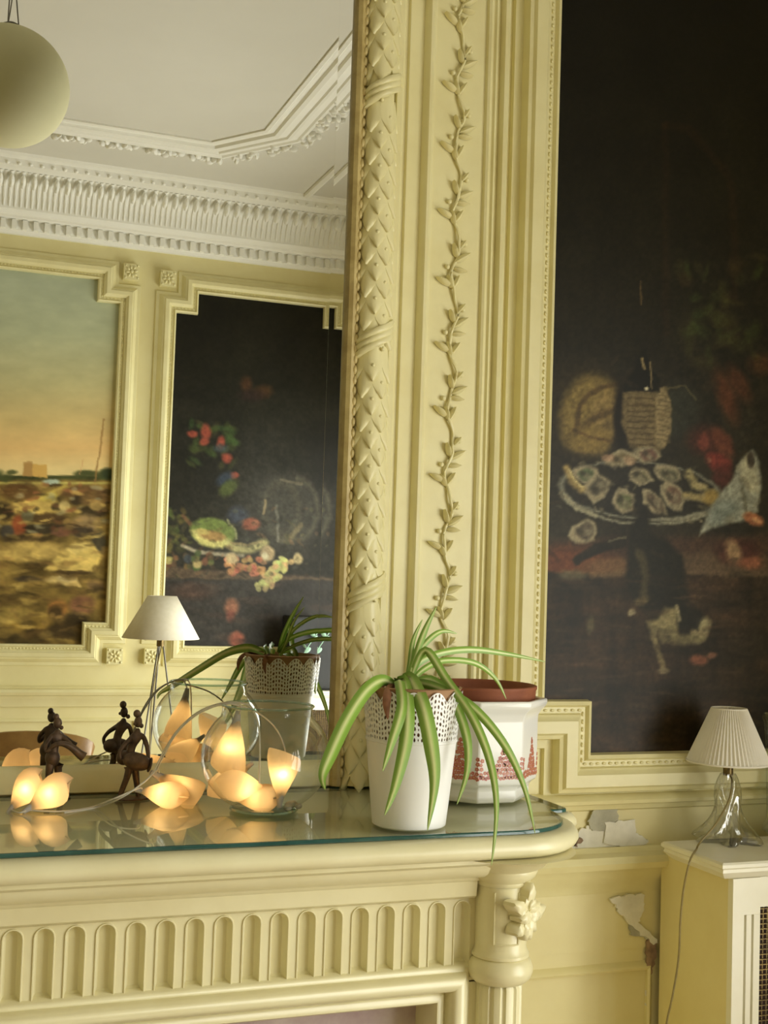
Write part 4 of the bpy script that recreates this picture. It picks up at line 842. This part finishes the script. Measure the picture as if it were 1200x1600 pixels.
# ---- octagonal planter with flowers
QX, QY = .812, 1.722
planter = thing('planter', 'white glazed octagonal planter with red flower print', 'planter', (QX, QY, GT))
def octa(r, z): return [(r/math.cos(PI/8)*math.cos(PI/8+k_*PI/4), r/math.cos(PI/8)*math.sin(PI/8+k_*PI/4), z) for k_ in range(8)]
prof = [(.010, .001), (.062, .001), (.070, .003), (.074, .010), (.074, .022), (.077, .027), (.083, .031), (.0845, .036), (.0845, .118), (.085, .126), (.089, .134), (.095, .140), (.097, .144), (.097, .150), (.094, .152), (.090, .151), (.086, .140), (.080, .120), (.078, .03), (.01, .02)]
mb = MB(); vs = []
for r_, z_ in prof: vs += octa(r_, z_)
fs = [(j*8+i, j*8+(i+1) % 8, (j+1)*8+(i+1) % 8, (j+1)*8+i) for j in range(len(prof)-1) for i in range(8)]+[tuple(reversed(range(8)))]
mb.add(vs, fs); pb = mb.build('body', 'ceramic', planter, 28)
bv = pb.modifiers.new('soft_edges', 'BEVEL'); bv.width = .0022; bv.segments = 2; bv.limit_method = 'ANGLE'; bv.angle_limit = math.radians(25)
MB().lathe([(.06, .03), (.076, .128), (.080, .144), (.086, .146), (.087, .163), (.0885, .165), (.0885, .169), (.086, .170), (.083, .167), (.078, .115), (.001, .113)], n=56).build('terracotta_pot', 'terra', planter, 40)
rp_ = random.Random(3)
flw = MB(); flc = MB()
for face in (4, 5, 6, 7):
    ang = face*PI/4; nx_, ny_ = math.cos(ang), math.sin(ang); tx_, ty_ = -ny_, nx_
    spots = []
    for i in range(15): spots.append((-.033+.0047*i, .0415+rp_.uniform(-.0015, .0015)))
    for i in range(13): spots.append((-.031+.0052*i+rp_.uniform(-.001, .001), .0475+rp_.uniform(-.0015, .002)))
    for lvl, nn in ((.053, 7), (.0585, 6), (.064, 5), (.070, 4), (.076, 3), (.082, 2), (.088, 2), (.094, 1)):
        for i in range(nn): spots.append((.006+(i-(nn-1)/2)*.0048+rp_.uniform(-.001, .001), lvl+rp_.uniform(-.001, .001)))
    spots += [(-.031, .054), (-.032, .060), (-.030, .066), (.032, .054), (.033, .061), (.033, .068)]
    for u, v in spots:
        base = Vector((nx_*.0848+tx_*u, ny_*.0848+ty_*u, v)); r0 = rp_.uniform(.0024, .0034)
        for k_ in range(5):
            a = 2*PI*k_/5+u*900
            c = base+Vector((tx_, ty_, 0))*(r0*.62*math.cos(a))+Vector((0, 0, 1))*(r0*.62*math.sin(a))
            flw.add([c+Vector((tx_, ty_, 0))*(r0*.55*math.cos(b_))+Vector((0, 0, r0*.55*math.sin(b_))) for b_ in [2*PI*q/6 for q in range(6)]], [tuple(range(6))])
        if rp_.random() < .8:
            c = base+Vector((nx_, ny_, 0))*.0002; flc.add([c+Vector((tx_, ty_, 0))*(r0*.32*math.cos(b_))+Vector((0, 0, r0*.32*math.sin(b_))) for b_ in [2*PI*q/6 for q in range(6)]], [tuple(range(6))])
stuff(flw.build('flower_print', 'red', planter, 0)); stuff(flc.build('flower_centres', 'petalyellow', planter, 0))

# ---- round glass bowl
BXc, BYc = .470, 1.672; BR = .0885
bowl = thing('glass_bowl', 'round clear glass fishbowl with string lights inside', 'glass bowl', (BXc, BYc, GT))
bp_ = []
for k_ in range(25):
    t_ = math.radians(-56+k_*(100)/24); bp_.append((BR*math.cos(t_)*1.0, .0745+BR*.87*math.sin(t_)))
bp_ += [(.0615, .1372), (.0625, .141), (.0645, .1435)]
MB().lathe([(.001, .0032), (.035, .0024)]+bp_, n=72).build('bowl_wall', 'bowlglass', bowl, 60)
MB().lathe([(.0625+.0024*math.cos(2*PI*k_/8), .1435+.0018*math.sin(2*PI*k_/8)) for k_ in range(9)], n=64).build('bowl_rim', 'footglass', bowl, 60)
MB().lathe([(.001, .0006), (.044, .0006), (.047, .003), (.046, .006), (.001, .0062)], n=56).build('bowl_foot', 'footglass', bowl, 50)
for i, (dx, dy, r_) in enumerate(((.028, -.030, .007), (.036, -.018, .006), (.022, -.040, .0055), (.040, -.030, .005))):
    o_ = MB().ball((BXc+dx, BYc+dy, GT+.0065+r_*.8), (r_*1.1, r_*.9, r_*.8), 10, 7).build('pebble', 'stone', None, 60)
    tag(o_, ('largest pale pebble in the glass bowl', 'pale pebble nearest the mirror inside the glass bowl', 'pale pebble nearest the camera inside the glass bowl', 'smallest pale pebble, rightmost inside the glass bowl')[i], 'pebble', 'pebbles in the glass bowl')

# ---- string of shell-shaped lights
sl = thing('string_lights', 'string of warm glowing shell-shaped lights along the mantel', 'string lights', (.30, 1.76, GT))
SO = Vector((.30, 1.76, GT))
LSH = .056
def shademesh(closed):
    mb_ = MB(); n = 24; vs = []
    if closed: pf = [(.0045, .0), (.008, .007), (.0135, .016), (.019, .026), (.0232, .036), (.0250, .045), (.0238, .054), (.0185, .062), (.0105, .067), (.0015, .0685)]
    else: pf = [(.0045, .0), (.0075, .008), (.0120, .018), (.0165, .029), (.0205, .041), (.0225, .050), (.0222, .058), (.0212, .060)]
    for j, (r_, z_) in enumerate(pf):
        for i in range(n):
            a = 2*PI*i/n; k_ = 1+.05*math.sin(3*a)*(z_/LSH); vs.append((r_*k_*math.cos(a)*1.08, r_*k_*math.sin(a)*.86, z_+.006*(z_/LSH)**2*math.cos(a)))
    return mb_.add(vs, [(j*n+i, j*n+(i+1) % n, (j+1)*n+(i+1) % n, (j+1)*n+i) for j in range(len(pf)-1) for i in range(n)]).mesh('shade', 'shell', 60)
shm = shademesh(False); shc = shademesh(True)
capm = MB().lathe([(.001, -.012), (.003, -.012), (.0042, -.004), (.0056, .006), (.0058, .010)], n=14).mesh('cap', 'cap', 50)
blm = MB().ball((0, 0, .026), (.0035, .0035, .008), 10, 7).mesh('bulb', 'bulb', 60)
def light(tip, head, roll=0, pw=.022, sc=1.0, me=None):
    tip = Vector(tip); head = Vector(head); d = (head-tip).normalized()
    mt = Matrix.Translation(tip-SO)@d.to_track_quat('Z', 'Y').to_matrix().to_4x4()@Matrix.Rotation(roll, 4, 'Z')@Matrix.Scale(sc, 4)
    s_ = inst('shade', me or shm, sl, mt); inst('cap', capm, s_); inst('bulb', blm, s_)
    ld = bpy.data.lights.new('bulb_light', 'POINT'); ld.energy = pw*1.35; ld.color = (1.0, .69, .35); ld.shadow_soft_size = .005
    lo = bpy.data.objects.new('bulb_light', ld); COL.objects.link(lo); lo.parent = s_; cv = mt.to_3x3().inverted()@((Vector((0, 0, EYE))-tip).normalized()*.0105); lo.location = (cv.x, cv.y, .034+cv.z*.5)
    return tip
E1 = onY(19, 1262, 1.735); E2 = onY(47, 1262, 1.715); E3 = onY(222, 1236, 1.735); E4 = onY(248, 1213, 1.745)
light(E1, (E1[0]+.030, E1[1]+.016, E1[2]+.034), .3, sc=.84, me=shc); light(E2, (E2[0]+.044, E2[1]+.012, E2[2]+.026), .5, sc=.88, me=shc)
light(E3, (E3[0]+.045, E3[1]-.012, E3[2]-.006), .2, sc=.85, me=shc); light(E4, (E4[0]+.048, E4[1]+.006, E4[2]-.026), .2, sc=1.12)
BC = Vector((BXc, BYc, GT))
B1 = BC+Vector((-.040, .012, .1215)); light(B1, B1+Vector((-.010, -.004, -.06)), 0, .026, 1.15)
B2 = BC+Vector((-.004, -.030, .030)); light(B2, B2+Vector((-.055, .010, .012)), .4, .028, .95, shc)
B3 = BC+Vector((.012, -.036, .022)); light(B3, B3+Vector((.004, .006, .05)), .9, .034, 1.0)
B4 = BC+Vector((-.046, -.020, .022)); light(B4, B4+Vector((.056, -.014, .001)), .2, .018, .85, shc)
B5 = BC+Vector((-.018, .030, .055)); light(B5, B5+Vector((-.035, .006, -.026)), .2, .018, .85, shc)
def cordpath(pts, r=.0012):
    MB().tube([p-SO for p in smoothpath(pts, 7)], r, 7).build('cord', 'cord', sl, 60)
gz = GT+.0018
def g(x, y): return onZ(x, y, gz)
cordpath([onY(16, 1265, 1.735), g(30, 1270), onY(45, 1265, 1.715)]); cordpath([onY(45, 1266, 1.715), g(95, 1268), g(140, 1262), onY(178, 1248, 1.70), onY(216, 1232, 1.72), onY(222, 1234, 1.735)])
cordpath([g(100, 1270), g(150, 1262), onY(190, 1246, 1.69), onY(225, 1222, 1.70), onY(246, 1202, 1.735), onY(248, 1211, 1.745)])
cordpath([onY(243, 1208, 1.735), onY(256, 1180, 1.73), onY(276, 1146, 1.715), onY(306, 1118, 1.695), onY(338, 1103, 1.68), onY(368, 1099, 1.67), onY(376, 1104, 1.67), onY(374, 1116, 1.682)])
cordpath([onY(240, 1206, 1.730), onY(258, 1170, 1.73), onY(280, 1138, 1.72), onY(312, 1111, 1.70), onY(350, 1098, 1.68), onY(385, 1101, 1.66), onY(402, 1125, 1.64), onY(406, 1170, 1.635), onY(405, 1215, 1.637), onY(406, 1232, 1.64)])
cordpath([onY(362, 1100, 1.70), onY(400, 1112, 1.71), onY(432, 1140, 1.71), onY(446, 1180, 1.70), onY(436, 1222, 1.68), onY(424, 1236, 1.66)], .0013)

# ---- bronze figures
def figure(name, label, org, chains, balls):
    """one continuous skin grown on a small skeleton, plus the turned shapes fused into it"""
    vs = []; es = []; rs = []; key = {}
    for ch in chains:
        prev = None
        for (p, r_) in ch:
            kk = tuple(round(c, 5) for c in p)
            if kk not in key: key[kk] = len(vs); vs.append(kk); rs.append(r_)
            i = key[kk]
            if prev is not None and prev != i: es.append((prev, i))
            prev = i
    me = bpy.data.meshes.new(name); me.from_pydata(vs, es, []); o_ = bpy.data.objects.new(name, me); COL.objects.link(o_)
    sk = o_.modifiers.new('skin', 'SKIN'); sk.use_smooth_shade = True
    for i, r_ in enumerate(rs):
        d_ = me.skin_vertices[0].data[i]; d_.radius = (r_, r_); d_.use_root = (i == 0)
    ss = o_.modifiers.new('smooth', 'SUBSURF'); ss.levels = 1; ss.render_levels = 1
    dg = bpy.context.evaluated_depsgraph_get(); ev = o_.evaluated_get(dg); m2 = bpy.data.meshes.new_from_object(ev); bpy.data.objects.remove(o_)
    mb_ = MB(); mb_.v = [tuple(v.co) for v in m2.vertices]; mb_.f = [tuple(p.vertices) for p in m2.polygons]
    for (c, r_, rot) in balls: mb_.ball(c, r_, 14, 10, rot)
    root = thing(name, label, 'figurine', org)
    mb_.build('body', 'bronze', root, 80); return root
def P3(x, y, Y, org): q = onY(x, y, Y); return (q[0]-org[0], q[1]-org[1], q[2]-org[2])
o1 = Vector(onZ(203, 1249, GT)); yb = o1.y
K = lambda x, y, dy=0: P3(x, y, yb+dy, o1)
hip = K(198, 1184); ch = K(212, 1152)
dn = figure('dancer_figurine', 'dark bronze dancer figurine leaning over a drum', o1, [
    [(hip, .0068), (K(204, 1170), .0068), (ch, .0068), (K(215, 1143), .0042), (K(216, 1137), .0040)],
    [(hip, .0068), (K(203, 1198, -.004), .0062), (K(198, 1216, -.004), .0048), (K(190, 1236, -.002), .0040), (K(187, 1246, -.001), .0038), (K(181, 1248, -.008), .0030)],
    [(hip, .0068), (K(211, 1200, .006), .0062), (K(213, 1218, .006), .0050), (K(215, 1236, .006), .0040), (K(217, 1247, .006), .0038), (K(224, 1248, 0), .0030)],
    [(ch, .0068), (K(205, 1154, -.006), .0042), (K(194, 1164, -.012), .0034), (K(186, 1176, -.014), .0030), (K(189, 1188, -.016), .0028)],
    [(ch, .0068), (K(224, 1150, .002), .0044), (K(230, 1166, -.004), .0036), (K(232, 1184, -.012), .0030), (K(230, 1198, -.018), .0030)]],
    [(K(216, 1128), (.0058, .0066, .0082), None), (K(214, 1115, .001), (.0052, .0056, .0056), None), (K(221, 1134, .004), (.0032, .0034, .0034), None), (K(211, 1131, -.004), (.0026, .003, .0026), None), (K(194, 1184), (.0115, .0115, .0105), None)])
tilt = Matrix.Rotation(math.radians(14), 3, 'Y')
dr = MB().ball(K(214, 1190, -.016), (.0205, .0125, .0125), 18, 12, tilt); dr.build('drum', 'bronze', dn, 60)
dr = MB(); q = K(234, 1195, -.016); dr.ball(q, (.0025, .0108, .0108), 14, 8, tilt); dr.build('drum_skin', 'bronze', dn, 60)
MB().lathe([(.001, .0004), (.026, .0004), (.027, .0016), (.026, .0028), (.001, .003)], n=28, sx=1.0, sy=.6, c=(.002, 0, 0)).build('base', 'bronze', dn, 40)
o2 = Vector(onZ(80, 1248, GT)); yb = o2.y
K = lambda x, y, dy=0: P3(x, y, yb+dy, o2)
hip = K(82, 1180); ch = K(88, 1152)
hn = figure('musician_figurine', 'dark bronze musician figurine blowing a curved horn', o2, [
    [(hip, .0068), (K(84, 1168), .0070), (ch, .0068), (K(90, 1144), .0044), (K(90, 1139), .0042)],
    [(hip, .0068), (K(78, 1196, -.002), .0064), (K(76, 1214, -.002), .0048), (K(74, 1232, -.002), .0040), (K(73, 1242, -.001), .0038), (K(70, 1243, -.008), .003)],
    [(hip, .0068), (K(90, 1196, .004), .0064), (K(92, 1214, .004), .0050), (K(95, 1232, .004), .0040), (K(97, 1242, .003), .0038), (K(101, 1243, -.004), .003)],
    [(ch, .0068), (K(80, 1152, -.004), .0042), (K(72, 1164, -.010), .0034), (K(72, 1176, -.014), .0030), (K(80, 1170, -.018), .0028)],
    [(ch, .0068), (K(98, 1152, -.002), .0042), (K(108, 1160, -.008), .0034), (K(116, 1170, -.014), .0030)]],
    [(K(90, 1130), (.0062, .0068, .0080), None), (K(88, 1120, .001), (.0042, .0046, .0046), None), (K(96, 1137, .003), (.003, .003, .003), None), (K(82, 1184), (.0105, .0105, .0125), None)])
hp = smoothpath([K(76, 1172, -.014), K(86, 1164, -.020), K(98, 1162, -.020), (K(112, 1168, -.018)), K(124, 1178, -.016), K(131, 1183, -.016)], 5); N_ = len(hp)
MB().tube(hp, [.0028+.0045*(i/(N_-1))**1.4 for i in range(N_)], 10).build('horn', 'bronze', hn, 60)
MB().lathe([(.001, .0004), (.022, .0004), (.023, .0016), (.022, .0028), (.001, .003)], n=28, sx=1.0, sy=.7, c=(.004, 0, 0)).build('base', 'bronze', hn, 40)

# ================================================================== RIGHT-HAND ALCOVE
def radiator_cover(label, x0, x1, yw, sg, top, depth, grp):
    """sg=-1: stands against the back wall and faces the camera; +1: against the facing wall"""
    rc = thing('radiator_cover', label, 'radiator cover', (x0, yw, 0))
    Y = lambda a: -a*0+sg*a
    def bx(mb_, xa, xb, da, db, za, zb_): ya, yb_ = sorted((sg*da, sg*db)); return mb_.box(xa-x0, xb-x0, ya, yb_, za, zb_)
    bx(MB(), x0+.02, x0+.034, .012, depth-.012, 0, top-.028).build('side_panel', 'cover', rc)
    sw = MB(); pl = [(x0-.012, yw+sg*.058), (x0-.012, yw+sg*(depth+.014)), (x1, yw+sg*(depth+.014)), (x1, yw+sg*.058)]
    ring = [(-.003, top), (0, top-.003), (0, top-.008), (-.004, top-.011), (-.003, top-.016), (-.010, top-.024), (-.016, top-.028)]
    sw.sweep([(px_-x0, py_-yw) for px_, py_ in pl], ring, lambda x, y, h: (x, y, h), True, cap='loop', outward=-sg)
    sw.build('top', 'covertop', rc, 25)
    f0, f1 = depth-.012, depth
    st = MB(); pf_ = [(.034, f0-.006), (.034, f1-.0002), (.0405, f1), (.041, f1-.008), (.0445, f1-.008), (.045, f1), (.0545, f1), (.055, f1-.008), (.0585, f1-.008), (.059, f1), (.071, f1), (.071, f0-.006)]
    pf_[0] = (.0342, f0-.006); pf_[1] = (.0342, f1)
    st.extrude_z([(a_, sg*d_) for a_, d_ in pf_], .0, top-.086); st.build('fluted_stile', 'covertop', rc, 0)
    bx(MB(), x0+.0342, x0+.071, f0-.006, f1, top-.0858, top-.0285).build('stile_block', 'covertop', rc, 0)
    bx(MB(), x0+.018, x0+.034, depth-.012, depth+.001, 0, top-.0285).build('corner_post', 'covertop', rc, 0)
    bx(MB(), x0+.071, x1, f0, f1, top-.075, top-.028).build('top_rail', 'covertop', rc, 0); bx(MB(), x0+.071, x1, f0, f1, 0, .12).build('bottom_rail', 'covertop', rc, 0)
    gr = MB(); bx(gr, x0+.071, x1, f0-.003, f0-.001, .12, top-.075); gr.build('grille_backing', 'mesh', rc, 0)
    gr = MB(); xx = x0+.075
    while xx < x1: bx(gr, xx, xx+.0016, f0+.001, f0+.003, .12, top-.075); xx += .008
    zz_ = .125
    while zz_ < top-.078: bx(gr, x0+.071, x1, f0+.003, f0+.005, zz_, zz_+.0016); zz_ += .008
    stuff(gr.build('grille_wires', 'brass', rc, 0)); return rc
CT = 1.006
radiator_cover('cream radiator cover with fluted stile under the dark still life', 1.222, XR-.005, YB-.016, -1, CT, .215, None)
radiator_cover('pale radiator cover reflected in the mirror beside the pot', 1.38, XR-.005, YF+.002, 1, .985, .19, None)

# ---- pleated table lamp with twisted crystal foot
LX, LY = 1.328, 1.806
lamp = thing('table_lamp', 'small table lamp with pleated ivory shade and twisted crystal foot', 'lamp', (LX, LY, CT))
NL = 6
def twist(a, z_):
    k_ = max(.15, 1-z_/.115); return 1+(.10+.20*k_)*math.cos(NL*(a-z_*16))
cr = [(.001, 0), (.046, 0), (.049, .003), (.046, .009), (.038, .018), (.029, .030), (.0225, .045), (.0205, .060), (.0205, .075), (.0195, .090), (.016, .104), (.012, .114), (.001, .115)]
MB().lathe(cr, n=84, rfun=twist).build('crystal_foot', 'crystal', lamp, 60)
MB().lathe([(.001, .111), (.0085, .111), (.0085, .130), (.006, .132), (.006, .150), (.001, .150)], n=20).build('socket', 'brass', lamp, 40)
NP = 60
plz = MB(); vs = []; n = NP*2
for (r_, z_) in ((.070, .133), (.0495, .179), (.029, .225)):
    for i in range(n): a = 2*PI*i/n; rr = r_+(.0014 if i % 2 else -.0014); vs.append((rr*math.cos(a), rr*math.sin(a), z_))
plz.add(vs, [(j*n+i, j*n+(i+1) % n, (j+1)*n+(i+1) % n, (j+1)*n+i) for j in range(2) for i in range(n)])
sh = plz.build('shade', 'shadepleat', lamp, 0); so = sh.modifiers.new('thickness', 'SOLIDIFY'); so.thickness = .001
for r_, z_ in ((.0702, .134), (.0293, .224)): MB().lathe([(r_+.0012*math.cos(2*PI*k_/6), z_+.0018*math.sin(2*PI*k_/6)) for k_ in range(7)], n=60).build('shade_trim', 'shadepleat', sh, 60)
cd = smoothpath([onY(1139, 1208, 1.812), onY(1144, 1222, 1.795), onY(1138, 1252, 1.775), onY(1118, 1288, 1.745), onY(1094, 1316, 1.735), onZ(1088, 1327, CT+.002), onY(1078, 1345, 1.70), onY(1068, 1390, 1.72), onY(1063, 1440, 1.735), onY(1060, 1500, 1.745), onY(1050, 1560, 1.75), onY(1040, 1610, 1.76), onY(1030, 1720, 1.77)], 6)
MB().tube([p-Vector((LX, LY, CT)) for p in cd], .0017, 7).build('cord', 'darkcord', lamp, 60)

# ---- glass vase at the right edge
VXc, VYc = 1.475, 1.842
vase = thing('glass_vase', 'tall clear glass vase at right edge beside pleated lamp', 'vase', (VXc, VYc, CT))
MB().lathe([(.001, .001), (.034, .001), (.037, .004), (.036, .012), (.031, .022), (.030, .045), (.032, .12), (.037, .19), (.041, .207)], n=48, rfun=lambda a, z_: 1+.02*math.cos(12*a)).build('vase_wall', 'bowlglass', vase, 60)
MB().lathe([(.0405, .2065), (.0395, .209), (.038, .206), (.034, .19), (.029, .12), (.027, .03), (.001, .022)], n=48).build('vase_inner_wall', 'bowlglass', vase, 60)
MB().lathe([(.001, .002), (.033, .002), (.035, .006), (.028, .016), (.001, .018)], n=40).build('vase_foot', 'crystal', vase, 50)

# ================================================================== SEEN ONLY IN THE MIRROR
def onU(x, y, u): q = onY(x, y, u); return (q[0], 2*YM-u, q[2])
# pendant globe
gx, gy, gzz = onU(13, 135, 3.05); GR = .142
pend = thing('pendant_globe', 'pale paper globe pendant lamp reflected at top of mirror', 'pendant lamp', (gx, gy, gzz))
mb = MB().ball((0, 0, 0), GR, 56, 36); mb.build('globe', 'globe', pend, 80)
MB().lathe([(.02, GR-.002), (.022, GR+.006), (.012, GR+.012), (.001, GR+.013)], n=20).build('collar', 'steel', pend, 40)
for k_, a in enumerate((0, 2.1, 4.2)): MB().tube(smoothpath([(.018*math.cos(a), .018*math.sin(a), GR), (.008*math.cos(a+.5), .008*math.sin(a+.5), GR+.09), (.002*math.cos(a), .002*math.sin(a), ZC-gzz-.03)], 5), .0016, 6).build('wire', 'steel', pend, 60)
MB().lathe([(.001, ZC-gzz-.035), (.03, ZC-gzz-.03), (.045, ZC-gzz-.001), (.001, ZC-gzz-.001)], n=28).build('ceiling_rose', 'white', pend, 40)
# tripod floor lamp
fx, fy, fz = onU(251, 998, 4.6); fz = 0
flamp = thing('floor_lamp', 'slim tripod floor lamp with ivory cone shade reflected in mirror', 'lamp', (fx, fy, 0))
zb_, zt_ = onU(251, 997, 4.6)[2], onU(255, 931, 4.6)[2]; rb = (onU(311, 997, 4.6)[0]-onU(191, 997, 4.6)[0])/2; rt = (onU(278, 930, 4.6)[0]-onU(233, 930, 4.6)[0])/2
shd = MB().lathe([(rb, zb_), ((rb+rt)/2, (zb_+zt_)/2), (rt, zt_)], n=56).build('shade', 'shadelinen', flamp, 60); so = shd.modifiers.new('thickness', 'SOLIDIFY'); so.thickness = .002
MB().lathe([(.001, zb_-.03), (.014, zb_-.03), (.014, zb_+.05), (.001, zb_+.05)], n=18).build('socket', 'brass', flamp, 40)
MB().tube([(0, 0, zb_+.03), (0, 0, zt_-.015)], .003, 6).build('shade_rod', 'steel', flamp, 60)
for a in (0.4, 2.5, 4.6): MB().tube([(.008*math.cos(a), .008*math.sin(a), zb_-.01), (.20*math.cos(a), .20*math.sin(a), .004)], [.003, .004], 8).build('leg', 'steel', flamp, 60)
MB().tube(smoothpath([(.004, .01, zb_-.02), (-.03, .03, zb_-.25), (-.02, .02, .5), (-.06, .04, .006)], 6), .0025, 6).build('cord', 'darkcord', flamp, 60)
# chair behind the photographer
cx, cyy, cz = onU(52, 1142, 4.0)
chair = thing('wooden_chair', 'brown wooden chair whose curved top rail shows in mirror', 'chair', (cx-.02, cyy, 0))
HB = cz; HW = .215
def arc(zc_, sag, dep=0.0): return [(HW*math.sin(t_), dep+.05*math.cos(t_)-.05, zc_-sag*(1-math.cos(t_*.95))) for t_ in [(-1+2*k_/12)*PI/2 for k_ in range(13)]]
top_ = arc(HB, .062); bot_ = [(x_*.93, y_, HB-.105-.012*abs(x_/HW)) for x_, y_, z_ in top_]
mb = MB(); n = 13; V4 = [(x_, y_-.011, z_) for x_, y_, z_ in top_]+[(x_, y_+.011, z_) for x_, y_, z_ in top_]+[(x_, y_-.011, z_) for x_, y_, z_ in bot_]+[(x_, y_+.011, z_) for x_, y_, z_ in bot_]
mb.add(V4, [(i, i+1, n+i+1, n+i) for i in range(n-1)]+[(2*n+i, 3*n+i, 3*n+i+1, 2*n+i+1) for i in range(n-1)]+[(i, 2*n+i, 2*n+i+1, i+1) for i in range(n-1)]+[(n+i, n+i+1, 3*n+i+1, 3*n+i) for i in range(n-1)]+[(0, n, 3*n, 2*n), (n-1, 3*n-1, 4*n-1, 2*n-1)])
mb.build('top_rail', 'wood', chair, 50)
for s_ in (-1, 1):
    MB().tube([(s_*.185, -.042, HB-.10), (s_*.180, -.03, .60), (s_*.178, .0, .45)], [.013, .015, .017], 10).build('back_post', 'wood', chair, 60)
    MB().tube([(s_*.178, .0, .45), (s_*.182, -.03, .004)], [.018, .013], 10).build('leg', 'wood', chair, 60)
    MB().tube([(s_*.185, .38, .44), (s_*.188, .39, .004)], [.018, .013], 10).build('leg', 'wood', chair, 60)
for k_ in range(3): MB().tube([((k_-1)*.085, -.036, .46), ((k_-1)*.09, -.044, HB-.11)], .009, 8).build('spindle', 'wood', chair, 60)
MB().lathe([(.001, .44), (.205, .44), (.215, .45), (.215, .462), (.205, .47), (.001, .466)], n=40, c=(0, .19, 0)).build('seat', 'wood', chair, 40)
# black box on the far cover
bx0 = onU(452, 962, 4.80); bx1 = onU(512, 962, 4.80); bw = bx1[0]-bx0[0]; bh = bx0[2]-.985
blk = thing('black_box', 'black upright box on the reflected radiator cover', 'box', ((bx0[0]+bx1[0])/2, YF+.11, .985))
o_ = MB().box(-bw/2, bw/2, -.06, .06, .001, bh).build('cabinet', 'black', blk, 30); bv = o_.modifiers.new('round', 'BEVEL'); bv.width = .008; bv.segments = 3
MB().box(-bw/2+.012, bw/2-.012, .06, .0645, .015, bh-.012).build('front_panel', 'black', blk, 0)
# little plant in front of it
sp0 = onU(462, 1040, 4.72)
spr = thing('leafy_sprig', 'small pale leafy sprig in front of the reflected black box', 'plant', (sp0[0], YF+.195, .985))
st_ = smoothpath([(0, 0, .002), (.01, 0, .07), (.045, 0, .15), (.10, 0, .235)], 6)
MB().tube([tuple(p) for p in st_], .0022, 6).build('stem', 'sprig', spr, 60)
MB().lathe([(.001, .0), (.016, .0), (.02, .03), (.001, .031)], n=18).build('pot', 'terra', spr, 40)
lf_ = MB().ball((0, 0, .016), (.009, .003, .016), 8, 6).mesh('leaf', 'sprig', 60)
for i, k_ in enumerate((6, 8, 10, 12, 13, 15, 16, 18)):
    k_ = min(k_, len(st_)-1); inst('leaf', lf_, spr, Matrix.Translation(st_[k_])@Matrix.Rotation(.9 if i % 2 else -.7, 4, 'Y')@Matrix.Rotation(i*1.1, 4, 'Z'))
